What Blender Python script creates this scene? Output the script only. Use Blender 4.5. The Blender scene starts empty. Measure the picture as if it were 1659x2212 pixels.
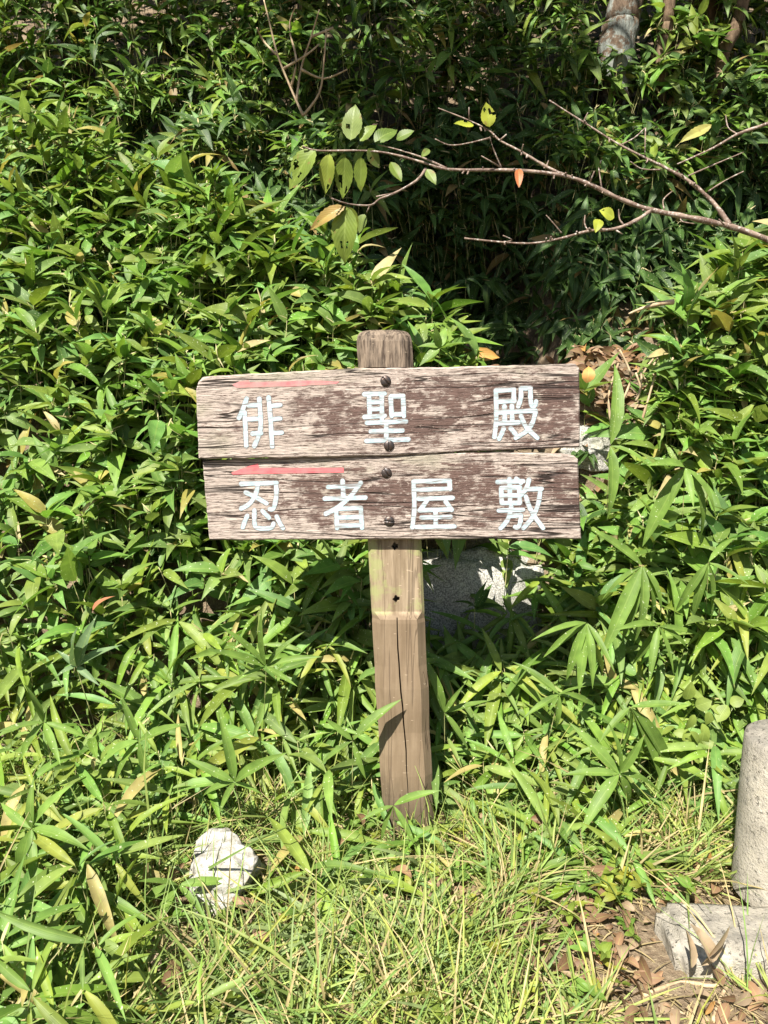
import bpy, bmesh, math, random
import numpy as np
from mathutils import Vector, Matrix, Quaternion
R = math.radians
random.seed(7); rng = np.random.default_rng(11)
SC = bpy.context.scene
COL = SC.collection

# ------------------------------------------------------------------ camera
CAM_Z = 1.108; PITCH = R(8.0); FPX = 1534.0      # focal length in pixels of a 1659 x 2212 frame
cam_d = bpy.data.cameras.new('camera'); cam = bpy.data.objects.new('camera', cam_d); COL.objects.link(cam)
cam.location = (0, 0, CAM_Z); cam.rotation_euler = (R(90) - PITCH, 0, 0)
cam_d.sensor_fit = 'VERTICAL'; cam_d.sensor_height = 24.0; cam_d.lens = 24.0 * FPX / 2212.0
cam_d.clip_start = 0.02; cam_d.clip_end = 500
SC.camera = cam

# ------------------------------------------------------------------ sky, sun, exposure
SUN_EL, SUN_AZ = R(50), R(205)        # azimuth clockwise from +Y: behind the camera, to its left
SUN = Vector((math.cos(SUN_EL) * math.sin(SUN_AZ), math.cos(SUN_EL) * math.cos(SUN_AZ), math.sin(SUN_EL)))
w = bpy.data.worlds.new('World'); SC.world = w; w.use_nodes = True
nt = w.node_tree; bg = nt.nodes['Background']
sky = nt.nodes.new('ShaderNodeTexSky'); sky.sky_type = 'NISHITA'; sky.sun_disc = False
sky.sun_elevation = SUN_EL; sky.sun_rotation = SUN_AZ
nt.links.new(sky.outputs[0], bg.inputs[0]); bg.inputs[1].default_value = 0.05
sl = bpy.data.lights.new('sun', 'SUN'); sl.energy = 5.0; sl.angle = R(0.5); sl.color = (1.0, 0.95, 0.86)
so = bpy.data.objects.new('sun', sl); COL.objects.link(so); so.rotation_euler = SUN.to_track_quat('Z', 'Y').to_euler(); so.location = SUN * 20
SC.view_settings.view_transform = 'Standard'; SC.view_settings.look = 'None'
SC.view_settings.exposure = 1.45; SC.view_settings.gamma = 1.0; SC.view_settings.use_curve_mapping = False
SC.cycles.max_bounces = 8; SC.cycles.diffuse_bounces = 4; SC.cycles.glossy_bounces = 3; SC.cycles.transmission_bounces = 6
SC.cycles.use_denoising = True

# ------------------------------------------------------------------ helpers
CP, SP = math.cos(PITCH), math.sin(PITCH)
def ray(px, py):                       # direction through a point of the 1659 x 2212 frame
    u = (px - 829.5) / FPX; v = -(py - 1106.0) / FPX
    return Vector((u, CP + v * SP, -SP + v * CP))
def at(px, py, y):
    d = ray(px, py); return Vector((0, 0, CAM_Z)) + d * (y / d.y)
def proj(p):
    x, y, z = p[0], p[1], p[2] - CAM_Z
    dep = y * CP - z * SP; up = y * SP + z * CP
    return (829.5 + FPX * x / max(dep, .05), 1106.0 - FPX * up / max(dep, .05), dep)
def tag(o, label=None, cat=None, group=None, kind=None):
    if label: o['label'] = label
    if cat: o['category'] = cat
    if group: o['group'] = group
    if kind: o['kind'] = kind
    return o
def link(name, me, mat=None, parent=None):
    o = bpy.data.objects.new(name, me); COL.objects.link(o)
    if mat is not None and me is not None and not me.materials: me.materials.append(mat)
    if parent is not None: o.parent = parent
    return o
def empty(name, loc, rot=(0, 0, 0)):
    o = bpy.data.objects.new(name, None); COL.objects.link(o); o.location = loc; o.rotation_euler = rot
    o.empty_display_size = .05
    return o
def pymesh(name, verts, faces, smooth=True, uv=None, tint=None):
    me = bpy.data.meshes.new(name); me.from_pydata([tuple(v) for v in verts], [], faces)
    if smooth: me.polygons.foreach_set('use_smooth', [True] * len(me.polygons))
    if uv is not None:
        l = me.uv_layers.new(name='UVMap'); idx = np.empty(len(me.loops), np.int32); me.loops.foreach_get('vertex_index', idx)
        l.data.foreach_set('uv', np.asarray(uv, np.float32)[idx].ravel())
    me.update(); return me
def bigmesh(name, V, tris, uv=None, tint=None):           # numpy arrays -> one mesh of triangles
    me = bpy.data.meshes.new(name); n = len(V); m = len(tris)
    me.vertices.add(n); me.vertices.foreach_set('co', np.asarray(V, np.float32).ravel())
    me.loops.add(m * 3); me.loops.foreach_set('vertex_index', np.asarray(tris, np.int32).ravel())
    me.polygons.add(m); me.polygons.foreach_set('loop_start', np.arange(0, m * 3, 3, dtype=np.int32))
    me.polygons.foreach_set('use_smooth', np.ones(m, bool))
    if uv is not None:
        l = me.uv_layers.new(name='UVMap'); l.data.foreach_set('uv', np.asarray(uv, np.float32)[np.asarray(tris).ravel()].ravel())
    if tint is not None:
        a = me.attributes.new('tint', 'FLOAT_COLOR', 'POINT'); a.data.foreach_set('color', np.asarray(tint, np.float32).ravel())
    me.update(calc_edges=True); me.validate(); return me
def vnoise(x, y, z=0.0):               # cheap smooth noise in -1..1
    return (math.sin(x * 1.7 + 1.3 * math.sin(y * 2.1 + z) + .4) + math.sin(y * 2.3 + 1.1 * math.sin(z * 1.9 + x * .8) + 1.7)
            + math.sin(z * 2.7 + 1.2 * math.sin(x * 1.5 - y) + 2.9)) / 3.0
def sstep(a, b, x):
    t = min(1, max(0, (x - a) / (b - a))); return t * t * (3 - 2 * t)
def lerp_table(tab, x):
    if x <= tab[0][0]: return tab[0][1:]
    for p, q in zip(tab, tab[1:]):
        if x <= q[0]:
            t = (x - p[0]) / (q[0] - p[0]); return tuple(a + (b - a) * t for a, b in zip(p[1:], q[1:]))
    return tab[-1][1:]
def smooth_path(pts, k=4):             # Catmull-Rom through the points
    P = [Vector(p) for p in pts]
    if len(P) < 3: return P
    out = []
    for i in range(len(P) - 1):
        a = P[max(i - 1, 0)]; b = P[i]; c = P[i + 1]; d = P[min(i + 2, len(P) - 1)]
        for j in range(k):
            t = j / k
            out.append(.5 * ((2 * b) + (c - a) * t + (2 * a - 5 * b + 4 * c - d) * t * t + (3 * b - a - 3 * c + d) * t ** 3))
    out.append(P[-1]); return out
def tube(pts, radii, n=6, knobs=0.0, seed=0):      # verts, faces of a tapered tube with closed ends
    rnd = random.Random(seed); V = []; F = []; m = len(pts)
    ref = Vector((0, 0, 1))
    for i, p in enumerate(pts):
        d = (pts[min(i + 1, m - 1)] - pts[max(i - 1, 0)]).normalized()
        s = d.cross(ref)
        if s.length < 1e-3: s = d.cross(Vector((1, 0, 0)))
        s.normalize(); t = s.cross(d); r = radii[i] * (1 + knobs * rnd.uniform(-1, 1))
        for k in range(n):
            a = 2 * math.pi * k / n
            V.append(p + (s * math.cos(a) + t * math.sin(a)) * r)
    for i in range(m - 1):
        for k in range(n):
            F.append((i * n + k, i * n + (k + 1) % n, (i + 1) * n + (k + 1) % n, (i + 1) * n + k))
    F.append(tuple(range(n))[::-1]); F.append(tuple((m - 1) * n + k for k in range(n)))
    return V, F
def local(V, o):                       # world verts to an object that only has a location
    return [Vector(v) - o.location for v in V]

# ------------------------------------------------------------------ materials
def mat(name):
    m = bpy.data.materials.new(name); m.use_nodes = True
    return m, m.node_tree.nodes, m.node_tree.links, m.node_tree.nodes['Principled BSDF']
class NG:
    def __init__(s, name):
        s.m, s.n, s.l, s.b = mat(name)
    def node(s, t, **kw):
        n = s.n.new(t)
        for k, v in kw.items(): setattr(n, k, v)
        return n
    def put(s, a, b):
        if isinstance(a, (int, float)): b.default_value = a
        elif isinstance(a, (tuple, list)): b.default_value = tuple(a) if len(a) == len(b.default_value) else tuple(a) + (1,)
        else: s.l.new(a, b)
    def math(s, op, a, b=0.0, clamp=False):
        n = s.node('ShaderNodeMath', operation=op, use_clamp=clamp); s.put(a, n.inputs[0]); s.put(b, n.inputs[1]); return n.outputs[0]
    def mix(s, f, a, b, blend='MIX'):
        n = s.node('ShaderNodeMix', data_type='RGBA', blend_type=blend); s.put(f, n.inputs[0]); s.put(a, n.inputs[6]); s.put(b, n.inputs[7]); return n.outputs[2]
    def noise(s, vec, scale, detail=4, rough=.55, dist=0.0):
        n = s.node('ShaderNodeTexNoise'); s.put(vec, n.inputs['Vector']); n.inputs['Scale'].default_value = scale
        n.inputs['Detail'].default_value = detail; n.inputs['Roughness'].default_value = rough; n.inputs['Distortion'].default_value = dist
        return n.outputs[0]
    def ramp(s, f, a, b, lo=0.0, hi=1.0):
        n = s.node('ShaderNodeMapRange'); n.clamp = True; s.put(f, n.inputs[0])
        for i, v in enumerate((a, b, lo, hi)): s.put(v, n.inputs[i + 1])
        return n.outputs[0]
    def scale(s, vec, sc, loc=(0, 0, 0)):
        n = s.node('ShaderNodeMapping'); s.put(vec, n.inputs[0]); n.inputs['Scale'].default_value = sc; n.inputs['Location'].default_value = loc; return n.outputs[0]
    def coord(s, which='Object'):
        return s.node('ShaderNodeTexCoord').outputs[which]
    def pos(s):
        return s.node('ShaderNodeNewGeometry').outputs['Position']
    def sep(s, v):
        n = s.node('ShaderNodeSeparateXYZ'); s.put(v, n.inputs[0]); return n.outputs
    def bump(s, h, strength, dist):
        n = s.node('ShaderNodeBump'); s.put(h, n.inputs['Height']); n.inputs['Strength'].default_value = strength; n.inputs['Distance'].default_value = dist
        s.l.new(n.outputs[0], s.b.inputs['Normal']); return n.outputs[0]
    def done(s, color, rough=.7, spec=.3):
        s.put(color, s.b.inputs['Base Color']); s.put(rough, s.b.inputs['Roughness']); s.b.inputs['Specular IOR Level'].default_value = spec; return s.m

def leaf_material(name, source, specks=0.0, veins=False, trans=.34, rough=.50, spec=.28, patches=False):
    g = NG(name)
    if source == 'attr':
        a = g.node('ShaderNodeAttribute', attribute_name='tint'); col = a.outputs['Color']
    else:
        a = g.node('ShaderNodeObjectInfo'); col = a.outputs['Color']
    p = g.pos(); uv = g.coord('UV'); u, v, _ = g.sep(uv)
    n = g.noise(p, 26, 2)
    col = g.mix(1.0, col, g.mix(g.ramp(n, .3, .7), (.72, .74, .7), (1.2, 1.18, 1.1)), 'MULTIPLY')
    du = g.math('ABSOLUTE', g.math('SUBTRACT', u, .5))
    mid = g.ramp(du, .0, .05, 1, 0)
    col = g.mix(g.math('MULTIPLY', mid, .38), col, (.30, .38, .10))
    h = None
    if veins:
        vv = g.math('ADD', g.math('MULTIPLY', v, 58.0), g.math('MULTIPLY', du, -42.0))
        s = g.math('SINE', vv); ln = g.ramp(s, .75, 1.0)
        col = g.mix(g.math('MULTIPLY', ln, .25), col, (.28, .34, .09)); h = s
    else:
        s = g.math('SINE', g.math('MULTIPLY', u, 62.0)); h = s
        col = g.mix(g.math('MULTIPLY', g.ramp(s, .2, 1), .10), col, (.22, .30, .09))
    if specks > 0:
        sp = g.noise(g.scale(p, (150, 150, 150)), 1.0, 1, .5)
        col = g.mix(g.ramp(sp, .71, .735, 0, specks), col, (.55, .60, .38))
    if source != 'none' and not veins:
        tipb = g.math('ADD', v, g.math('MULTIPLY', g.math('SUBTRACT', g.noise(p, 9, 3, .6), .5), 1.5)); col = g.mix(g.ramp(tipb, 1.20, 1.27, 0, .9), col, (.42, .32, .16))
        edg = g.math('ADD', g.math('MULTIPLY', du, 2.0), g.math('MULTIPLY', g.math('SUBTRACT', g.noise(p, 14, 3, .6), .5), 2.2)); col = g.mix(g.ramp(edg, 1.28, 1.42, 0, .6), col, (.34, .33, .09))
    if patches:
        pt = g.noise(p, 38, 3); col = g.mix(g.ramp(pt, .62, .7, 0, .6), col, (.20, .11, .045))
    g.put(col, g.b.inputs['Base Color']); g.b.inputs['Roughness'].default_value = rough; g.b.inputs['Specular IOR Level'].default_value = spec
    nrm = g.bump(h, .12, .001)
    t = g.node('ShaderNodeBsdfTranslucent'); g.l.new(g.mix(1.0, col, (1.3, 1.3, .85), 'MULTIPLY'), t.inputs[0])
    mx = g.node('ShaderNodeMixShader'); mx.inputs[0].default_value = trans
    g.l.new(g.b.outputs[0], mx.inputs[1]); g.l.new(t.outputs[0], mx.inputs[2])
    out = [n for n in g.n if n.type == 'OUTPUT_MATERIAL'][0]; g.l.new(mx.outputs[0], out.inputs[0])
    return g.m
M = {}
M['leaf_s'] = leaf_material('bamboo_leaf_mass', 'attr', specks=.8)
M['leaf_o'] = leaf_material('bamboo_leaf', 'obj', specks=.8)
M['grass'] = leaf_material('grass_blade', 'attr', trans=.35, rough=.5, spec=.35)
M['cherry_o'] = leaf_material('cherry_leaf', 'obj', veins=True, patches=True, trans=.3, rough=.45)
M['cherry_s'] = leaf_material('cherry_leaf_mass', 'attr', veins=True)
M['dead_o'] = leaf_material('dead_leaf', 'obj', patches=True, trans=.12, rough=.6, spec=.3)
M['dead_s'] = leaf_material('dead_leaf_mass', 'attr', trans=.12, rough=.6, spec=.3)

def wood_board(name, seed, left_bias):
    g = NG(name); c = g.coord('Object'); x, y, z = g.sep(c)
    warp = g.noise(g.scale(c, (3.5, 1, 9), (seed, 0, 1)), 1, 2)
    cz = g.node('ShaderNodeCombineXYZ'); g.put(x, cz.inputs[0]); g.put(y, cz.inputs[1]); g.put(g.math('ADD', z, g.math('MULTIPLY', warp, .02)), cz.inputs[2]); c2 = cz.outputs[0]
    grain = g.noise(g.scale(c2, (5, 5, 190), (seed, 0, 0)), 1, 8, .62)
    fine = g.noise(g.scale(c2, (34, 34, 480), (seed * 2, 3, 0)), 1, 4, .6, .5)
    streak = g.noise(g.scale(c2, (13, 13, 260), (seed * 7, 3, 0)), 1, 6, .68, .25)
    patch = g.noise(g.scale(c, (6.5, 5, 12), (seed * 3, 0, seed)), 1, 5, .6)
    flake = g.noise(g.scale(c, (30, 30, 100), (seed, seed, 2)), 1, 6, .72, .4)
    ez = g.ramp(g.math('ABSOLUTE', z), .04, .105, 0, 1); el = g.ramp(x, -.46, -.10, 1, 0)
    m = g.math('ADD', g.math('MULTIPLY', patch, .95), g.math('MULTIPLY', flake, .65))
    m = g.math('ADD', m, g.math('MULTIPLY', ez, .30)); m = g.math('ADD', m, g.math('MULTIPLY', el, left_bias))
    m = g.math('ADD', m, g.math('MULTIPLY', g.math('SUBTRACT', streak, .5), 1.25))
    scuff = g.noise(g.scale(c, (15, 15, 34), (seed * 2, 1, seed)), 1, 9, .7, .2); m = g.math('ADD', m, g.ramp(scuff, .48, .64, -.05, .36)); bare = g.ramp(m, .83, 1.0)
    paint = g.mix(g.ramp(grain, .3, .7), (.078, .048, .039), (.128, .081, .067))
    wood = g.mix(g.ramp(grain, .3, .7), (.26, .21, .178), (.46, .39, .34))
    wood = g.mix(g.ramp(streak, .54, .70, 0, .45), wood, (.17, .12, .095))
    wood = g.mix(g.ramp(fine, .56, .64, 0, .8), wood, (.085, .058, .047))
    moss = g.math('ADD', g.noise(g.scale(c, (5, 5, 9), (seed, 1, 4)), 1, 4), g.ramp(z, .05, .10, 0, .12))
    wood = g.mix(g.ramp(moss, .6, .74, 0, .45), wood, (.22, .22, .14))
    col = g.mix(bare, paint, wood)
    spk = g.noise(g.scale(c, (110, 110, 190), (0, seed, 0)), 1, 3, .6)
    col = g.mix(g.ramp(spk, .64, .68, 0, .7), col, (.40, .33, .28))
    cr = g.math('ABSOLUTE', g.math('SUBTRACT', g.noise(g.scale(c2, (1.3, 1, 34), (seed * 5, 0, 0)), 1, 2, .5, .1), .5))
    crack = g.math('MULTIPLY', g.ramp(cr, .005, .018, 1, 0), g.ramp(g.noise(g.scale(c, (3, 1, 20), (0, 0, seed)), 1, 1), .38, .46))
    col = g.mix(g.math('MULTIPLY', crack, .92), col, (.015, .01, .008))
    h = g.math('ADD', g.math('MULTIPLY', g.ramp(fine, .5, .65), -.7), g.math('MULTIPLY', bare, -.25)); h = g.math('ADD', h, g.math('MULTIPLY', crack, -1.6))
    h = g.math('ADD', h, g.math('MULTIPLY', grain, .5))
    g.bump(h, .9, .0022)
    return g.done(col, g.ramp(bare, 0, 1, .55, .85), .25)
M['board_a'] = wood_board('weathered_board_upper', 1.7, .36)
M['board_b'] = wood_board('weathered_board_lower', 4.1, .30)

g = NG('post_wood'); c = g.coord('Object'); x, y, z = g.sep(c)
gr = g.noise(g.scale(c, (60, 60, 5)), 1, 7, .6); fi = g.noise(g.scale(c, (190, 190, 14)), 1, 5, .65)
blot = g.noise(c, 9, 5, .6)
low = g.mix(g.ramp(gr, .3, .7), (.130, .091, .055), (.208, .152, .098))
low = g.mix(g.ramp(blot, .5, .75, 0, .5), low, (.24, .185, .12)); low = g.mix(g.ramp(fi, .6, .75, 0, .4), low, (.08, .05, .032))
up = g.mix(g.ramp(gr, .35, .65), (.14, .10, .06), (.29, .225, .15))
up = g.mix(g.ramp(fi, .55, .72, 0, .7), up, (.12, .085, .055))
moss = g.noise(c, 22, 5, .7)
up = g.mix(g.ramp(g.math('ADD', moss, g.ramp(g.math('ABSOLUTE', g.math('SUBTRACT', x, g.math('MULTIPLY', z, -.036))), .02, .065, -.06, .14)), .5, .66, 0, .7), up, (.24, .26, .10))
top = g.mix(g.ramp(g.noise(g.scale(c, (95, 95, 12), (3, 0, 0)), 1, 6, .7), .42, .62), (.19, .145, .105), (.035, .025, .018))
kn = g.node('ShaderNodeVectorMath', operation='DISTANCE'); g.put(g.scale(c, (1, 0, 1.2)), kn.inputs[0]); kn.inputs[1].default_value = (.012, 0, 1.262 * 1.2)
top = g.mix(g.ramp(kn.outputs['Value'], .006, .02, .85, 0), top, (.03, .02, .015))
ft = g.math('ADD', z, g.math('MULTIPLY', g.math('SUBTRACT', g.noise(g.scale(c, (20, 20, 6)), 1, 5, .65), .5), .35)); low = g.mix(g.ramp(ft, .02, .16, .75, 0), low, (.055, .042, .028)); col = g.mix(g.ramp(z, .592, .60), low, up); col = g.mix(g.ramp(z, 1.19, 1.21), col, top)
ck = g.math('ABSOLUTE', g.math('SUBTRACT', g.noise(g.scale(c, (26, 26, .9)), 1, 2), .5))
ckm = g.ramp(ck, .003, .010, 1, 0)
col = g.mix(g.math('MULTIPLY', ckm, .45), col, (.05, .032, .022))
scr = g.noise(g.scale(c, (40, 40, 160), (0, 0, 9)), 1, 2); col = g.mix(g.ramp(scr, .70, .74, 0, .6), col, (.44, .34, .24))
g.bump(g.math('ADD', g.math('MULTIPLY', fi, -.6), g.math('MULTIPLY', ckm, -.8)), .6, .002)
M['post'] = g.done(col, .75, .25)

g = NG('white_paint'); p = g.coord('Object')
n1 = g.noise(g.scale(p, (20, 20, 170)), 1, 5, .65); n2 = g.noise(g.scale(p, (1.6, 1, 30)), 1, 2, .5, .1)
cl = g.math('MULTIPLY', g.ramp(g.math('ABSOLUTE', g.math('SUBTRACT', n2, .5)), .003, .008, 1, 0), .8)
col = g.mix(g.ramp(g.noise(p, 60, 3), .35, .65), (.29, .39, .42), (.42, .50, .53))
col = g.mix(g.ramp(n1, .49, .64, 0, .8), col, (.19, .165, .15)); col = g.mix(cl, col, (.12, .09, .08))
M['white'] = g.done(col, .5, .4)
g = NG('carved_edge'); p = g.coord('Object')
M['edge'] = g.done(g.mix(g.ramp(g.noise(p, 90, 3), .35, .65), (.10, .085, .08), (.24, .22, .21)), .8, .2)
g = NG('red_paint'); p = g.coord('Object')
n1 = g.noise(g.scale(p, (14, 14, 190)), 1, 5, .6)
col = g.mix(g.ramp(g.noise(p, 40, 3), .35, .65), (.42, .085, .095), (.50, .13, .135)); col = g.mix(g.ramp(n1, .50, .64, 0, .7), col, (.26, .17, .14))
M['red'] = g.done(col, .55, .4)
g = NG('red_paint_faded'); p = g.coord('Object')
n1 = g.noise(g.scale(p, (14, 14, 150)), 1, 6, .7)
col = g.mix(g.ramp(g.noise(p, 40, 3), .35, .65), (.36, .11, .115), (.46, .19, .185)); col = g.mix(g.ramp(n1, .46, .60, 0, .85), col, (.26, .195, .165))
M['red_faded'] = g.done(col, .65, .3)
g = NG('screw_steel'); p = g.coord('Object')
col = g.mix(g.ramp(g.noise(p, 300, 4), .4, .7), (.065, .06, .06), (.085, .05, .032)); g.b.inputs['Metallic'].default_value = .75
M['steel'] = g.done(col, .45, .5)

g = NG('soil'); p = g.pos()
n1 = g.noise(p, 6, 8, .65); n2 = g.noise(p, 60, 5, .7); n3 = g.noise(g.scale(p, (90, 240, 90)), 1, 3)
col = g.mix(g.ramp(n1, .35, .65), (.085, .058, .035), (.20, .15, .10)); col = g.mix(g.ramp(n2, .45, .7, 0, .7), col, (.30, .24, .16))
col = g.mix(g.ramp(n3, .62, .7, 0, .8), col, (.36, .30, .19)); col = g.mix(g.ramp(g.noise(p, 140, 2), .66, .7, 0, .7), col, (.03, .022, .015))
g.bump(g.math('ADD', n2, n1), .8, .02); M['soil'] = g.done(col, .9, .15)

g = NG('granite'); p = g.coord('Object')
sp = g.noise(p, 210, 2, .7); big = g.noise(p, 7, 5, .6); li = g.noise(p, 30, 6, .75)
col = g.mix(g.ramp(sp, .42, .62), (.15, .145, .13), (.44, .425, .385)); col = g.mix(g.ramp(li, .52, .64, 0, .7), col, (.46, .45, .37))
col = g.mix(g.ramp(big, .55, .75, 0, .5), col, (.20, .20, .12))
g.bump(g.math('ADD', sp, li), .5, .004); M['granite'] = g.done(col, .85, .2)
g = NG('limestone'); p = g.coord('Object')
v = g.node('ShaderNodeTexVoronoi', feature='DISTANCE_TO_EDGE'); g.put(g.scale(p, (14, 14, 30)), v.inputs['Vector']); v.inputs['Scale'].default_value = 1
a = g.noise(p, 40, 7, .75); b = g.noise(p, 9, 4)
col = g.mix(g.ramp(a, .38, .6), (.20, .185, .155), (.42, .41, .375)); col = g.mix(g.ramp(b, .52, .7, 0, .55), col, (.30, .245, .16))
col = g.mix(g.ramp(g.noise(g.scale(p, (60, 60, 20)), 1, 5, .7), .60, .68, 0, .8), col, (.09, .08, .06))
g.bump(g.math('ADD', a, g.math('MULTIPLY', g.ramp(v.outputs[0], 0, .12), .5)), .8, .008); M['lime'] = g.done(col, .9, .15)
def concrete(name, dark_top):
    g = NG(name); p = g.coord('Object'); x, y, z = g.sep(p)
    a = g.noise(p, 11, 6, .65); f = g.noise(p, 160, 4, .7); st = g.noise(g.scale(p, (18, 18, 4)), 1, 5, .6)
    col = g.mix(g.ramp(a, .35, .65), (.29, .262, .21), (.44, .40, .33)); col = g.mix(g.ramp(f, .52, .7, 0, .6), col, (.22, .205, .18))
    top = g.math('ADD', g.math('MULTIPLY', g.ramp(z, dark_top - .10, dark_top + .005), .8), g.math('MULTIPLY', g.math('SUBTRACT', st, .5), 1.5))
    col = g.mix(g.ramp(top, .35, .85, 0, .75), col, (.13, .12, .105))
    pit = g.noise(p, 90, 3, .6); col = g.mix(g.ramp(pit, .62, .70, 0, .45), col, (.10, .09, .078)); lic = g.noise(p, 34, 6, .75); col = g.mix(g.ramp(lic, .54, .62, 0, .45), col, (.14, .135, .115)); col = g.mix(g.ramp(g.noise(p, 19, 5, .7), .58, .68, 0, .5), col, (.42, .38, .29))
    g.bump(g.math('ADD', g.math('ADD', f, g.math('MULTIPLY', a, .8)), g.math('MULTIPLY', g.ramp(pit, .60, .70), -1.5)), .8, .005); return g.done(col, .85, .2)
M['conc_shaft'] = concrete('weathered_concrete_shaft', .40)
M['conc_base'] = concrete('weathered_concrete_base', .11)
g = NG('cherry_bark'); p = g.pos()
n1 = g.noise(p, 120, 4, .7); n2 = g.noise(p, 26, 3)
col = g.mix(g.ramp(n2, .4, .65), (.11, .07, .052), (.24, .175, .135)); col = g.mix(g.ramp(n1, .54, .62, 0, .8), col, (.42, .385, .34))
g.bump(n1, .6, .002); M['bark_twig'] = g.done(col, .7, .3)
g = NG('tree_bark'); p = g.coord('Object')
n1 = g.noise(g.scale(p, (30, 30, 9)), 1, 6, .7); li = g.noise(p, 7, 6, .72, .3)
col = g.mix(g.ramp(n1, .35, .65), (.045, .03, .02), (.16, .115, .08)); col = g.mix(g.ramp(g.math('ADD', li, g.ramp(g.sep(p)[0], -.1, .1, -.05, .06)), .49, .54, 0, .9), col, g.mix(g.ramp(n1, .4, .6), (.11, .125, .112), (.25, .27, .245)))
g.bump(n1, 1, .02); M['bark'] = g.done(col, .9, .15)
g = NG('bare_bark'); p = g.coord('Object'); n1 = g.noise(g.scale(p, (30, 30, 9)), 1, 6, .7)
g.bump(n1, 1, .015); M['bark_plain'] = g.done(g.mix(g.ramp(n1, .35, .65), (.06, .04, .025), (.20, .14, .09)), .9, .15)
g = NG('dry_stem'); p = g.pos(); n1 = g.noise(g.scale(p, (60, 60, 20)), 1, 4, .6)
M['dry'] = g.done(g.mix(g.ramp(n1, .35, .65), (.26, .18, .105), (.46, .36, .23)), .7, .25)
g = NG('bamboo_culm'); p = g.pos(); n1 = g.noise(p, 34, 3)
M['culm'] = g.done(g.mix(g.ramp(n1, .38, .62), (.13, .19, .045), (.44, .38, .19)), .5, .35)

# ------------------------------------------------------------------ terrain
WALL0 = 3.15
def hollow(x): return sstep(.0, .22, x) * (1 - sstep(.72, .95, x))
def ground(x, y):
    y = y - .55 * hollow(x) * sstep(2.95, 3.6, y)
    z = .015 * vnoise(x * 3, y * 3)
    z += .60 * sstep(2.28, 2.48, y) + .48 * sstep(2.50, 2.74, y)
    if y > 2.74: z += .48 * min(y - 2.74, .55) + 1.15 * max(0, min(y - 3.40, 3.8)) + .10 * max(0, y - 7.2)
    z += .06 * vnoise(x * 1.3 + 5, y * 1.1) * sstep(2.2, 2.8, y)
    if y < 1.0: z -= .04 * (1 - y) * sstep(0, 3, 1 - y) * .3
    return z
xs = sorted(set([-80, -40, -20, -12, -8, -6, -5, -4, -3.4] + [round(-3 + .06 * i, 3) for i in range(101)] + [3.4, 4, 5, 6, 8, 12, 20, 40, 80]))
ys = [-80, -40, -20, -10, -6, -4, -2.5, -1.5, -.8, -.3] + [round(.1 + .05 * i, 3) for i in range(90)] + [4.8, 5.3, 6, 7, 8, 9.3, 11, 14, 20, 40, 80, 160]
V = [(x, y, ground(x, y)) for y in ys for x in xs]; nx = len(xs)
F = [(j * nx + i, j * nx + i + 1, (j + 1) * nx + i + 1, (j + 1) * nx + i) for j in range(len(ys) - 1) for i in range(nx - 1)]
tag(link('ground', pymesh('ground', V, F), M['soil']), 'brown soil bank under the bamboo and grass', 'ground', kind='structure')

# ------------------------------------------------------------------ leaf shapes (unit length along +Y, unit width along X, face +Z)
def blade(profile, droop, fold, twist, curl=0.0, bend=0.0, asp=.15):
    V = []; UV = []; n = len(profile)
    for i, (t, wd) in enumerate(profile):
        z = -droop * t * t + curl * math.sin(t * math.pi) ; y = t * (1 - .25 * droop * t); a = twist * t; xo = bend * t * t
        ca, sa = math.cos(a), math.sin(a)
        if wd == 0:
            V.append((xo, y, z)); UV.append((.5, t)); continue
        for s in (-.5, 0, .5):
            x = s * wd; zz = fold * abs(s) * wd * asp
            V.append((xo + x * ca, y, z + (zz + x * sa * asp))); UV.append((.5 + s, t))
    F = []
    for i in range(n - 2):
        for k in range(2):
            a = i * 3 + k; F += [(a, a + 1, a + 4), (a, a + 4, a + 3)]
    a = (n - 2) * 3; tip = a + 3
    F += [(a, a + 1, tip), (a + 1, a + 2, tip)]
    return np.array(V, float), np.array(F, int), np.array(UV, float)
BAMB = [(0, .10), (.05, .34), (.17, .80), (.36, 1.0), (.58, .88), (.80, .50), (.93, .20), (1, 0)]
BROAD = [(0, .10), (.05, .42), (.16, .88), (.34, 1.0), (.55, .80), (.76, .43), (.90, .16), (1, 0)]
OVAL = [(0, .08), (.08, .50), (.25, .92), (.45, 1.0), (.65, .86), (.82, .52), (.93, .18), (1, 0)]
GRASS = [(0, .8), (.25, 1.0), (.5, .9), (.75, .6), (1, 0)]
LONG = [blade(BAMB, d, .55, t, c, b, .16) for d, t, c, b in ((.05, .2, .02, .03), (.15, -.3, .03, -.03), (.28, .3, .03, .05), (.40, -.4, .04, 0), (.22, .8, 0, -.05), (.55, .2, .05, .03))]
WIDE = [blade(BROAD, d, .40, t, c, b, .28) for d, t, c, b in ((.04, .2, .02, .02), (.12, -.4, .02, -.04), (.22, .4, .03, .04), (.32, -.3, .04, 0), (.10, .9, .0, -.03), (.45, .3, .04, .04))]
OVALS = [blade(OVAL, d, .25, t, c, 0, .5) for d, t, c in ((.05, .2, .02), (.2, -.4, .03), (.35, .3, .03), (.12, .8, .05))]
DEAD = [blade(OVAL, d, f * 1.6, t, c, b, .42) for d, f, t, c, b in ((.1, .25, .8, .12, .05), (-.2, .35, -.9, .05, -.06), (.35, .2, .5, .15, .1), (.0, .5, -.4, .10, 0), (-.1, .15, 1.4, .16, .08))]
GRS = [blade(GRASS, d, .5, t, 0, b, .03) for d, t, b in ((.15, .5, .05), (.4, -.6, -.1), (.7, .8, .12), (.95, -.4, -.05), (.25, .2, .2), (.6, 1, -.2))]
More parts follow.
